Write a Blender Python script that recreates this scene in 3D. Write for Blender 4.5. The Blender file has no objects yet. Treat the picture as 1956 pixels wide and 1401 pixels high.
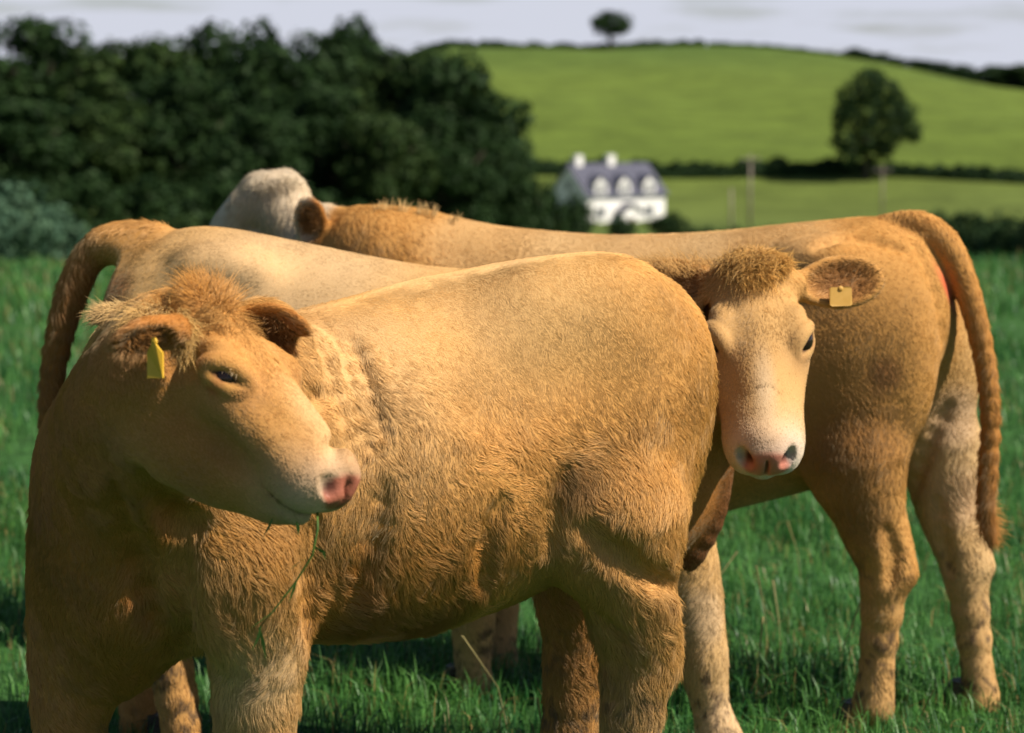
import bpy, math
import numpy as np
from mathutils import Vector, Matrix

# ------------------------------------------------------------------ camera, sky, sun, exposure
scene = bpy.context.scene
col = scene.collection
FOC, CAMZ, HOR = 80.0, 1.6, 190.0            # lens (mm), eye height (m), horizon row
FPX = FOC / 36.0 * 1956.0
PITCH = math.atan((700.5 - HOR) / FPX)
cam_data = bpy.data.cameras.new('camera')
cam = bpy.data.objects.new('camera', cam_data)
col.objects.link(cam)
cam.location = (0, 0, CAMZ)
cam.rotation_euler = (math.radians(90) - PITCH, 0, 0)
cam_data.lens = FOC
cam_data.sensor_width = 36.0
cam_data.clip_start = 0.05
cam_data.clip_end = 5000.0
cam_data.dof.use_dof = True
cam_data.dof.focus_distance = 4.25
cam_data.dof.aperture_fstop = 4.0
scene.camera = cam

SUN_AZ, SUN_EL = 67.0, 47.0                  # degrees right of straight behind the camera, height
sun_vec = Vector((math.sin(math.radians(SUN_AZ)) * math.cos(math.radians(SUN_EL)),
                  -math.cos(math.radians(SUN_AZ)) * math.cos(math.radians(SUN_EL)),
                  math.sin(math.radians(SUN_EL))))
world = bpy.data.worlds.new('World')
scene.world = world
world.use_nodes = True
wn, wl = world.node_tree.nodes, world.node_tree.links
wn.clear()
w_out = wn.new('ShaderNodeOutputWorld')
w_bg = wn.new('ShaderNodeBackground')
w_sky = wn.new('ShaderNodeTexSky')
w_sky.sky_type = 'NISHITA'
w_sky.sun_disc = False
w_sky.sun_elevation = math.radians(SUN_EL)
w_sky.sun_rotation = math.atan2(sun_vec.x, sun_vec.y)
w_sky.air_density = 1.0
w_sky.dust_density = 1.0
w_bg.inputs['Strength'].default_value = 0.05
# fair weather cloud on a level layer, banked along the horizon by the coverage range below
w_tc = wn.new('ShaderNodeTexCoord')
w_sep = wn.new('ShaderNodeSeparateXYZ')
wl.new(w_tc.outputs['Generated'], w_sep.inputs[0])
w_abs = wn.new('ShaderNodeMath'); w_abs.operation = 'MAXIMUM'; w_abs.inputs[1].default_value = 0.0
wl.new(w_sep.outputs['Z'], w_abs.inputs[0])
w_add = wn.new('ShaderNodeMath'); w_add.operation = 'ADD'; w_add.inputs[1].default_value = 0.10
wl.new(w_abs.outputs[0], w_add.inputs[0])
w_div = wn.new('ShaderNodeVectorMath'); w_div.operation = 'DIVIDE'
w_com = wn.new('ShaderNodeCombineXYZ')
wl.new(w_add.outputs[0], w_com.inputs[0]); wl.new(w_add.outputs[0], w_com.inputs[1]); w_com.inputs[2].default_value = 1.0
wl.new(w_tc.outputs['Generated'], w_div.inputs[0]); wl.new(w_com.outputs[0], w_div.inputs[1])
w_noise = wn.new('ShaderNodeTexNoise')
w_noise.inputs['Scale'].default_value = 1.3
w_noise.inputs['Detail'].default_value = 8.0
wl.new(w_div.outputs[0], w_noise.inputs['Vector'])
w_cov = wn.new('ShaderNodeMapRange')                 # cloud held near the horizon, cleared overhead to weaken the sky fill
w_cov.inputs['From Min'].default_value = 0.0; w_cov.inputs['From Max'].default_value = 0.17
w_cov.inputs['To Min'].default_value = 0.36; w_cov.inputs['To Max'].default_value = -0.20
wl.new(w_abs.outputs[0], w_cov.inputs['Value'])
w_sum = wn.new('ShaderNodeMath'); w_sum.operation = 'ADD'
wl.new(w_noise.outputs['Fac'], w_sum.inputs[0]); wl.new(w_cov.outputs['Result'], w_sum.inputs[1])
w_ramp = wn.new('ShaderNodeValToRGB')
w_ramp.color_ramp.elements[0].position = 0.50
w_ramp.color_ramp.elements[1].position = 0.74
wl.new(w_sum.outputs[0], w_ramp.inputs['Fac'])
w_mix = wn.new('ShaderNodeMix')
w_mix.data_type = 'RGBA'
w_mix.inputs[7].default_value = (8.2, 8.5, 9.7, 1)
wl.new(w_ramp.outputs['Color'], w_mix.inputs[0])
wl.new(w_sky.outputs['Color'], w_mix.inputs[6])
wl.new(w_mix.outputs[2], w_bg.inputs['Color'])
wl.new(w_bg.outputs['Background'], w_out.inputs['Surface'])

sun_data = bpy.data.lights.new('sun', 'SUN')
sun_data.energy = 5.0
sun_data.angle = math.radians(0.55)
sun_data.color = (1.0, 0.91, 0.77)
sun = bpy.data.objects.new('sun', sun_data)
col.objects.link(sun)
sun.location = (6, -6, 9)
sun.rotation_euler = sun_vec.to_track_quat('Z', 'Y').to_euler()

scene.view_settings.view_transform = 'Standard'
scene.view_settings.look = 'None'
scene.view_settings.exposure = 0.66
scene.view_settings.gamma = 1.0
scene.cycles.max_bounces = 4
scene.cycles.diffuse_bounces = 1
scene.cycles.glossy_bounces = 2
scene.cycles.transmission_bounces = 3
scene.cycles.transparent_max_bounces = 8
scene.cycles.caustics_reflective = False
scene.cycles.caustics_refractive = False
scene.cycles.use_denoising = True

# ------------------------------------------------------------------ general helpers
rng = np.random.default_rng(7)
_cp, _sp = math.cos(PITCH), math.sin(PITCH)


def at(u, v, Y):
    """a point of the place at distance Y in front of the camera's foot, measured off the photograph"""
    d = np.array([(u - 978.0) / FPX, _cp + (700.5 - v) / FPX * _sp, -_sp + (700.5 - v) / FPX * _cp])
    return np.array([0, 0, CAMZ]) + d * (Y / d[1])


def unit(v):
    v = np.asarray(v, float)
    return v / (np.linalg.norm(v, axis=-1, keepdims=True) + 1e-12)


def tag(o, label=None, cat=None, group=None, kind=None):
    if label: o['label'] = label
    if cat: o['category'] = cat
    if group: o['group'] = group
    if kind: o['kind'] = kind
    return o


def empty(name, loc):
    o = bpy.data.objects.new(name, None)
    o.location = loc
    o.empty_display_size = 0.2
    col.objects.link(o)
    return o


def mesh_from_arrays(name, V, F, mat, smooth=True):
    """V (n,3); F (m,3 or 4) index array or list of polygons"""
    me = bpy.data.meshes.new(name)
    if isinstance(F, np.ndarray):
        k = F.shape[1]
        me.vertices.add(len(V)); me.vertices.foreach_set('co', np.ascontiguousarray(V, np.float32).ravel())
        me.loops.add(F.size); me.loops.foreach_set('vertex_index', np.ascontiguousarray(F, np.int32).ravel())
        me.polygons.add(len(F))
        me.polygons.foreach_set('loop_start', np.arange(0, F.size, k, dtype=np.int32))
        me.polygons.foreach_set('loop_total', np.full(len(F), k, np.int32))
        me.update(calc_edges=True)
    else:
        me.from_pydata([tuple(v) for v in V], [], F)
    if smooth:
        me.polygons.foreach_set('use_smooth', np.ones(len(me.polygons), bool))
    me.update()
    if mat: me.materials.append(mat)
    return me


def link(name, me, parent=None, loc=None):
    o = bpy.data.objects.new(name, me)
    if loc is not None: o.location = loc
    if parent: o.parent = parent
    col.objects.link(o)
    return o


def _h(ix, iy, iz, seed):
    n = (ix * 374761393 + iy * 668265263 + iz * 2147483647 + seed * 1274126177) & 0xFFFFFFFF
    n = ((n ^ (n >> 13)) * 1274126177) & 0xFFFFFFFF
    n = (n ^ (n >> 16)) & 0xFFFFFFFF
    return n / 4294967295.0


def vnoise(P, scale, seed=0):
    """smooth value noise in -1..1 at points P (n,3)"""
    Q = np.asarray(P, float) * scale
    I = np.floor(Q).astype(np.int64)
    T = Q - I
    T = T * T * (3 - 2 * T)
    r = 0
    for dx in (0, 1):
        wx = T[:, 0] if dx else 1 - T[:, 0]
        for dy in (0, 1):
            wy = T[:, 1] if dy else 1 - T[:, 1]
            for dz in (0, 1):
                wz = T[:, 2] if dz else 1 - T[:, 2]
                r = r + wx * wy * wz * _h(I[:, 0] + dx, I[:, 1] + dy, I[:, 2] + dz, seed)
    return r * 2 - 1


def fbm(P, scale, oct=3, seed=0):
    r, a = 0, 1.0
    for k in range(oct):
        r = r + a * vnoise(P, scale * 2 ** k, seed + 17 * k); a *= 0.5
    return r / 1.75


def smooth01(x):
    x = np.clip(x, 0, 1)
    return x * x * (3 - 2 * x)


# ------------------------------------------------------------------ materials
def new_mat(name):
    m = bpy.data.materials.new(name)
    m.use_nodes = True
    nt = m.node_tree
    b = nt.nodes['Principled BSDF']
    return m, nt.nodes, nt.links, b


def noise_mat(name, c1, c2, scale, rough=0.8, bump=0.0, bscale=None, detail=4.0, spec=0.3, coord='Object'):
    m, n, l, b = new_mat(name)
    tc = n.new('ShaderNodeTexCoord')
    t = n.new('ShaderNodeTexNoise')
    t.inputs['Scale'].default_value = scale
    t.inputs['Detail'].default_value = detail
    r = n.new('ShaderNodeValToRGB')
    r.color_ramp.elements[0].color = (*c1, 1); r.color_ramp.elements[1].color = (*c2, 1)
    r.color_ramp.elements[0].position = 0.35; r.color_ramp.elements[1].position = 0.65
    l.new(tc.outputs[coord], t.inputs['Vector'])
    l.new(t.outputs['Fac'], r.inputs['Fac'])
    l.new(r.outputs['Color'], b.inputs['Base Color'])
    b.inputs['Roughness'].default_value = rough
    b.inputs['Specular IOR Level'].default_value = spec
    if bump:
        t2 = n.new('ShaderNodeTexNoise'); t2.inputs['Scale'].default_value = bscale or scale * 4
        t2.inputs['Detail'].default_value = 5
        bp = n.new('ShaderNodeBump'); bp.inputs['Strength'].default_value = bump
        l.new(tc.outputs[coord], t2.inputs['Vector'])
        l.new(t2.outputs['Fac'], bp.inputs['Height']); l.new(bp.outputs['Normal'], b.inputs['Normal'])
    return m


def plain_mat(name, c, rough=0.6, spec=0.4):
    m, n, l, b = new_mat(name)
    b.inputs['Base Color'].default_value = (*c, 1)
    b.inputs['Roughness'].default_value = rough
    b.inputs['Specular IOR Level'].default_value = spec
    return m


def coat_mats():
    # skin under the coat: colour from the point colour layer
    m, n, l, b = new_mat('coat_skin')
    a = n.new('ShaderNodeAttribute'); a.attribute_name = 'tint'
    l.new(a.outputs['Color'], b.inputs['Base Color'])
    b.inputs['Specular IOR Level'].default_value = 0.2
    r = n.new('ShaderNodeAttribute'); r.attribute_name = 'gloss'
    mr = n.new('ShaderNodeMapRange')
    mr.inputs['To Min'].default_value = 0.85; mr.inputs['To Max'].default_value = 0.38
    l.new(r.outputs['Fac'], mr.inputs['Value']); l.new(mr.outputs['Result'], b.inputs['Roughness'])
    tc = n.new('ShaderNodeTexCoord'); t = n.new('ShaderNodeTexNoise'); t.inputs['Scale'].default_value = 260
    bp = n.new('ShaderNodeBump'); bp.inputs['Strength'].default_value = 0.25; bp.inputs['Distance'].default_value = 0.003
    l.new(tc.outputs['Object'], t.inputs['Vector']); l.new(t.outputs['Fac'], bp.inputs['Height']); l.new(bp.outputs['Normal'], b.inputs['Normal'])
    # the hairs
    h = bpy.data.materials.new('coat_hair'); h.use_nodes = True
    n, l = h.node_tree.nodes, h.node_tree.links
    n.clear()
    out = n.new('ShaderNodeOutputMaterial')
    a = n.new('ShaderNodeAttribute'); a.attribute_name = 'tint'
    nn = n.new('ShaderNodeAttribute'); nn.attribute_name = 'lay'
    geo = n.new('ShaderNodeNewGeometry')
    mx = n.new('ShaderNodeMix'); mx.data_type = 'VECTOR'; mx.inputs[0].default_value = 0.70
    l.new(geo.outputs['Normal'], mx.inputs[4]); l.new(nn.outputs['Vector'], mx.inputs[5])
    nrm = n.new('ShaderNodeVectorMath'); nrm.operation = 'NORMALIZE'
    l.new(mx.outputs[1], nrm.inputs[0])
    d = n.new('ShaderNodeBsdfDiffuse'); l.new(a.outputs['Color'], d.inputs['Color']); l.new(nrm.outputs[0], d.inputs['Normal'])
    g = n.new('ShaderNodeBsdfHair'); g.component = 'Reflection'
    g.inputs['RoughnessU'].default_value = 0.35; g.inputs['RoughnessV'].default_value = 0.6
    g.inputs['Color'].default_value = (1, 0.82, 0.55, 1)
    ms = n.new('ShaderNodeMixShader'); ms.inputs[0].default_value = 0.11
    l.new(d.outputs[0], ms.inputs[1]); l.new(g.outputs[0], ms.inputs[2])
    tr = n.new('ShaderNodeBsdfTranslucent'); l.new(a.outputs['Color'], tr.inputs['Color'])
    ms2 = n.new('ShaderNodeMixShader'); ms2.inputs[0].default_value = 0.12
    l.new(ms.outputs[0], ms2.inputs[1]); l.new(tr.outputs[0], ms2.inputs[2])
    l.new(ms2.outputs[0], out.inputs['Surface'])
    return m, h


M_SKIN, M_HAIR = coat_mats()
M_EYE = plain_mat('eye_dark', (0.014, 0.007, 0.005), 0.12, 0.35)
M_TAG = noise_mat('tag_plastic', (0.62, 0.36, 0.03), (0.66, 0.40, 0.045), 40, 0.45)
M_TAG_PALE = noise_mat('tag_plastic_faded', (0.50, 0.28, 0.06), (0.55, 0.32, 0.08), 40, 0.5)
M_HOOF = noise_mat('hoof_horn', (0.03, 0.022, 0.016), (0.09, 0.06, 0.04), 30, 0.5, 0.3)
M_BLADE = noise_mat('stalk_green', (0.035, 0.09, 0.012), (0.07, 0.14, 0.02), 30, 0.6)


def s_multi(g, P):
    Q, q = g
    best = np.full(len(P), 9.0); bt = np.zeros(len(P)); n = len(Q) - 1
    for i in range(n):
        ba = Q[i + 1] - Q[i]; pa = P - Q[i]
        t = np.clip((pa @ ba) / max(ba @ ba, 1e-9), 0, 1)
        d = np.sqrt(((pa - t[:, None] * ba) ** 2).sum(1)) - (q[i] + (q[i + 1] - q[i]) * t)
        m = d < best
        h = np.maximum(0.02 - np.abs(d - best), 0) / 0.02
        best = np.minimum(d, best) - h * h * 0.005; bt = np.where(m, (i + t) / n, bt)
    return best, bt


# ------------------------------------------------------------------ bodies: blended solids meshed as one surface
class Body:
    def __init__(s, col=(0.40, 0.22, 0.085), length=0.02):
        s.prims, s.zones = [], []
        s.flow, s.col, s.len = (0, 0, -1), col, length

    def _add(s, kind, geo, lo, hi, k, sub, flow, col_, len_):
        s.prims.append(dict(kind=kind, g=geo, lo=np.array(lo), hi=np.array(hi), k=k, sub=sub,
                            flow=np.array(s.flow if flow is None else flow, float),
                            col=np.array(s.col if col_ is None else col_, float), len=s.len if len_ is None else len_))

    def cone(s, a, b, ra, rb, k=0.03, sub=False, flow=None, col=None, len=None):
        a, b = np.array(a, float), np.array(b, float)
        s._add('c', (a, b, ra, rb), np.minimum(a - ra, b - rb), np.maximum(a + ra, b + rb), k, sub, flow, col, len)

    def chain(s, pts, radii, sub_=3, **kw):
        P = np.array(pts, float); r = np.array(radii, float); n = len(P)
        Q, q = [P[0]], [r[0]]
        for i in range(n - 1):                                       # Catmull-Rom in between
            p0 = P[max(i - 1, 0)]; p3 = P[min(i + 2, n - 1)]
            for j in range(1, sub_ + 1):
                t = j / sub_
                Q.append(.5 * (2 * P[i] + (P[i + 1] - p0) * t + (2 * p0 - 5 * P[i] + 4 * P[i + 1] - p3) * t * t + (3 * P[i] - p0 - 3 * P[i + 1] + p3) * t ** 3))
                q.append(r[i] * (1 - t) + r[i + 1] * t)
        Q, q = np.array(Q), np.array(q)
        kw = {**dict(k=0.03, sub=False, flow=None, col=None, len=None), **kw}
        c2 = kw.pop('col2', None)
        s._add('m', (Q, q), (Q - q[:, None]).min(0), (Q + q[:, None]).max(0), kw['k'], kw['sub'], kw['flow'], kw['col'], kw['len'])
        s.prims[-1]['col2'] = None if c2 is None else np.array(c2, float)

    def ell(s, c, r, R=None, k=0.03, sub=False, flow=None, col=None, len=None):
        c, r = np.array(c, float), np.array(r, float)
        R = np.eye(3) if R is None else np.asarray(R, float)          # columns = axes
        ext = np.sqrt(((R * r) ** 2).sum(1))
        s._add('e', (c, r, R), c - ext, c + ext, k, sub, flow, col, len)

    def loft(s, o, h, n, A, ZT, ZB, W, k=0.05, flow=None, col=None, len=None, p=2.0):
        """trunk: sections along h from o; top and bottom heights, half widths"""
        A = np.array(A, float); i = np.argsort(A)
        T = np.array([A, ZT, ZB, W], float)[:, i]
        fine = np.linspace(T[0, 0], T[0, -1], 160)
        rows = [fine]
        for q in T[1:]:
            y = np.interp(fine, T[0], q)
            ker = np.hanning(25); ker /= ker.sum()
            y2 = np.convolve(np.pad(y, 12, 'edge'), ker, 'valid')
            rows.append(y2)
        P0 = o + h * T[0, 0]; P1 = o + h * T[0, -1]
        w = T[3].max()
        lo = np.minimum(P0, P1) - w; hi = np.maximum(P0, P1) + w
        lo[2] = T[2].min(); hi[2] = T[1].max()
        s._add('l', (np.array(o, float), h, n, np.array(rows)), lo, hi, k, False, flow, col, len)

    def zone(s, c, r, **kw):
        """colour / length / lie of the coat inside a soft ball; kw: col, len, flow, lift, gloss, amt, ax (radii), R"""
        s.zones.append(dict(c=np.array(c, float), r=r, **kw))

    @staticmethod
    def _d(p, P):
        g = p['g']
        if p['kind'] == 'c':
            a, b, ra, rb = g
            ba = b - a; L2 = ba @ ba
            pa = P - a
            t = np.clip((pa @ ba) / max(L2, 1e-9), 0, 1)
            t = np.clip(t + (rb - ra) * 0.0, 0, 1)
            return np.sqrt(((pa - t[:, None] * ba) ** 2).sum(1)) - (ra + (rb - ra) * t)
        if p['kind'] == 'e':
            c, r, R = g
            q = (P - c) @ R
            k0 = np.sqrt(((q / r) ** 2).sum(1)) + 1e-9
            k1 = np.sqrt(((q / r ** 2).sum(1) * 0 + ((q / r ** 2) ** 2).sum(1))) + 1e-9
            return k0 * (k0 - 1) / k1
        if p['kind'] == 'm':
            return s_multi(g, P)[0]
        o, h, n, T = g
        a = (P - o) @ h
        y = (P - o) @ n
        ac = np.clip(a, T[0, 0], T[0, -1])
        zt = np.interp(ac, T[0], T[1]); zb = np.interp(ac, T[0], T[2]); w = np.interp(ac, T[0], T[3])
        rz = (zt - zb) / 2
        z = P[:, 2] - (zt + zb) / 2
        k0 = np.sqrt((y / w) ** 2 + (z / rz) ** 2) + 1e-9
        k1 = np.sqrt((y / w ** 2) ** 2 + (z / rz ** 2) ** 2) + 1e-9
        d = k0 * (k0 - 1) / k1
        da = np.abs(a - ac)
        return np.where(da > 0, np.sqrt(np.maximum(d, 0) ** 2 + da ** 2) + np.minimum(d, 0) * 0, d)

    def lists(s, P, m):
        """which points each solid can reach"""
        out = []
        for p in s.prims:
            mm = p['k'] + m
            out.append(np.nonzero(((P > p['lo'] - mm) & (P < p['hi'] + mm)).all(1))[0])
        return out

    def sdf(s, P, L=None):
        D = np.full(len(P), 1.0)
        if L is None: L = s.lists(P, 0.1)
        for p, idx in zip(s.prims, L):
            if not len(idx): continue
            s._blend(p, D, idx, s._d(p, P[idx]))
        return D

    @staticmethod
    def _blend(p, D, idx, d):
        c = D[idx]; k = p['k']
        if p['sub']:
            h = np.maximum(k - np.abs(c + d), 0) / k
            D[idx] = np.maximum(c, -d) + h * h * k * 0.25
        else:
            h = np.maximum(k - np.abs(c - d), 0) / k
            D[idx] = np.minimum(c, d) - h * h * k * 0.25

    def grad(s, P, L, e=0.002):
        G = np.zeros_like(P)
        for i in range(3):
            d = np.zeros(3); d[i] = e
            G[:, i] = (s.sdf(P + d, L) - s.sdf(P - d, L)) / (2 * e)
        return G

    def hit(s, u, v, y0=3.3, y1=7.2):
        """point of the body seen at a place of the photograph"""
        Y = np.linspace(y0, y1, 900)
        P = np.array([at(u, v, 1.0) - np.array([0, 0, CAMZ])]) * Y[:, None] + np.array([0, 0, CAMZ])
        d = s.sdf(P)
        k = np.argmax(d < 0)
        return P[k] if d[k] < 0 else P[np.argmin(d)]

    def groove(s, pts, r=.012, k=.03, sink=0.3):
        """crease in the skin along points of the photograph"""
        H = [s.hit(u, v) for u, v in pts]
        H = [p + unit(np.array([0, 0, CAMZ]) - p) * r * sink for p in H]
        s.chain(H, [r * .3] + [r] * (len(H) - 2) + [r * .3], k=k, sub=True)

    def mesh(s, h):
        lo = np.min([p['lo'] for p in s.prims], 0) - 0.05
        hi = np.max([p['hi'] for p in s.prims], 0) + 0.05
        B = 8
        nb = np.ceil((hi - lo) / (h * B)).astype(int)
        N = nb * B
        gx, gy, gz = np.meshgrid(*[np.arange(k) for k in nb], indexing='ij')
        bi = np.stack([gx.ravel(), gy.ravel(), gz.ravel()], 1)
        cen = lo + (bi * B + (B - 1) / 2.0) * h
        dc = s.sdf(cen)
        act = np.abs(dc) < h * B * 1.5
        G = np.where(dc.reshape(nb) > 0, np.float32(1), np.float32(-1))
        G = np.repeat(np.repeat(np.repeat(G, B, 0), B, 1), B, 2)
        off = np.stack([a.ravel() for a in np.meshgrid(*[np.arange(B)] * 3, indexing='ij')], 1)
        ab = bi[act]
        D = np.full((len(ab), B ** 3), 1.0)
        bc = lo + (ab * B + (B - 1) / 2.0) * h
        hb = (B - 1) / 2.0 * h
        for p in s.prims:
            m = p['k'] + 0.012 + hb
            bidx = np.nonzero(((bc > p['lo'] - m) & (bc < p['hi'] + m)).all(1))[0]
            if not len(bidx): continue
            P = lo + (ab[bidx][:, None, :] * B + off[None]).reshape(-1, 3) * h
            s._blend(p, D, bidx, s._d(p, P).reshape(len(bidx), -1))
        I = (ab[:, None, :] * B + off[None]).reshape(-1, 3)
        G[I[:, 0], I[:, 1], I[:, 2]] = D.ravel()
        S = G < 0
        n8 = S[:-1, :-1, :-1].astype(np.uint8)
        for dx in (0, 1):
            for dy in (0, 1):
                for dz in (0, 1):
                    if dx or dy or dz:
                        n8 = n8 + S[dx:N[0] - 1 + dx, dy:N[1] - 1 + dy, dz:N[2] - 1 + dz]
        C = np.argwhere((n8 > 0) & (n8 < 8))
        vid = np.full(tuple(N - 1), -1, np.int32)
        vid[C[:, 0], C[:, 1], C[:, 2]] = np.arange(len(C))
        acc = np.zeros((len(C), 3)); cnt = np.zeros(len(C))
        corners = [(x, y, z) for x in (0, 1) for y in (0, 1) for z in (0, 1)]
        val = {c: G[C[:, 0] + c[0], C[:, 1] + c[1], C[:, 2] + c[2]] for c in corners}
        for ax in range(3):
            for c in corners:
                if c[ax]: continue
                c2 = list(c); c2[ax] = 1; c2 = tuple(c2)
                a, b = val[c], val[c2]
                m = (a < 0) != (b < 0)
                t = np.where(m, a / np.where(m, a - b, 1), 0)
                p = np.tile(np.array(c, float), (len(C), 1)); p[:, ax] += t
                acc[m] += p[m]; cnt[m] += 1
        V = lo + (C + acc / cnt[:, None]) * h
        F = []
        for ax in range(3):
            a1, a2 = (ax + 1) % 3, (ax + 2) % 3
            sl0 = [slice(0, None)] * 3; sl1 = [slice(0, None)] * 3
            sl0[ax] = slice(0, -1); sl1[ax] = slice(1, None)
            E = S[tuple(sl0)] != S[tuple(sl1)]
            e = np.argwhere(E)
            e = e[(e[:, a1] > 0) & (e[:, a2] > 0) & (e[:, a1] < N[a1] - 1) & (e[:, a2] < N[a2] - 1)]
            q = []
            for o1, o2 in ((-1, -1), (0, -1), (0, 0), (-1, 0)):
                c = e.copy(); c[:, a1] += o1; c[:, a2] += o2
                q.append(vid[c[:, 0], c[:, 1], c[:, 2]])
            q = np.stack(q, 1)
            inside = S[e[:, 0], e[:, 1], e[:, 2]]
            q[~inside] = q[~inside][:, ::-1]
            F.append(q)
        F = np.concatenate(F)
        F = F[(F >= 0).all(1)]
        L = s.lists(V, 0.02)
        for _ in range(1):
            d = s.sdf(V, L); g = s.grad(V, L); gl = (g ** 2).sum(1)
            st = (d / np.maximum(gl, 0.25))[:, None] * g
            ln = np.linalg.norm(st, axis=1, keepdims=True)
            V = V - st * np.minimum(1, h / np.maximum(ln, 1e-9))
        s.V, s.F = V, F
        s.N = unit(s.grad(V, L, 0.003))
        # fields of the coat
        W = np.zeros(len(V)); fl = np.zeros_like(V); cl = np.zeros_like(V); le = np.zeros(len(V))
        for p in s.prims:
            if p['sub']: continue
            m = 0.12
            idx = np.nonzero(((V > p['lo'] - m) & (V < p['hi'] + m)).all(1))[0]
            w = np.exp(-np.clip(s._d(p, V[idx]), -0.05, 0.5) / 0.018)
            pc = p['col']
            if p.get('col2') is not None:
                t = s_multi(p['g'], V[idx])[1][:, None]
                pc = p['col'] * (1 - t) + p['col2'] * t
            W[idx] += w; fl[idx] += w[:, None] * p['flow']; cl[idx] += w[:, None] * pc; le[idx] += w * p['len']
        W = np.maximum(W, 1e-12)
        s.flowv = unit(fl / W[:, None] + 1e-6); s.colv = cl / W[:, None]; s.lenv = le / W
        s.lift = np.full(len(V), 0.12); s.gloss = np.zeros(len(V))
        for z in s.zones:
            q = V - z['c']
            if 'ax' in z:
                R = z.get('R', np.eye(3)); q = (q @ R) / np.array(z['ax'])
                t = np.sqrt((q ** 2).sum(1))
            else:
                t = np.sqrt((q ** 2).sum(1)) / z['r']
            hard = z.get('hard', 0.5)
            w = (1 - smooth01((t - hard) / max(1 - hard, 1e-3))) * z.get('amt', 1.0)
            if 'side' in z:                                  # only where the surface faces this way
                w = w * smooth01((s.N @ z['side']) * 2.0)
            if 'col' in z: s.colv = s.colv * (1 - w[:, None]) + np.array(z['col']) * w[:, None]
            if 'len' in z: s.lenv = s.lenv * (1 - w) + z['len'] * w
            if 'flow' in z:
                f = z['flow']
                f = unit(V - f[1]) if isinstance(f, tuple) and f[0] == 'away' else np.array(f, float)
                s.flowv = unit(s.flowv * (1 - w[:, None]) + f * w[:, None])
            if 'lift' in z: s.lift = s.lift * (1 - w) + z['lift'] * w
            if 'gloss' in z: s.gloss = s.gloss * (1 - w) + z['gloss'] * w
        return s

# coat colours (linear); GINGER is darkened to carry the neck and chest shade
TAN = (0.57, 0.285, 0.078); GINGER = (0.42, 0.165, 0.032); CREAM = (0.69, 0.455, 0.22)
PALE = (0.74, 0.63, 0.49); BROWN = (0.21, 0.09, 0.03); PINK = (0.31, 0.105, 0.065); MUD = (0.09, 0.055, 0.035)
SAND = (0.64, 0.375, 0.140)


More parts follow.
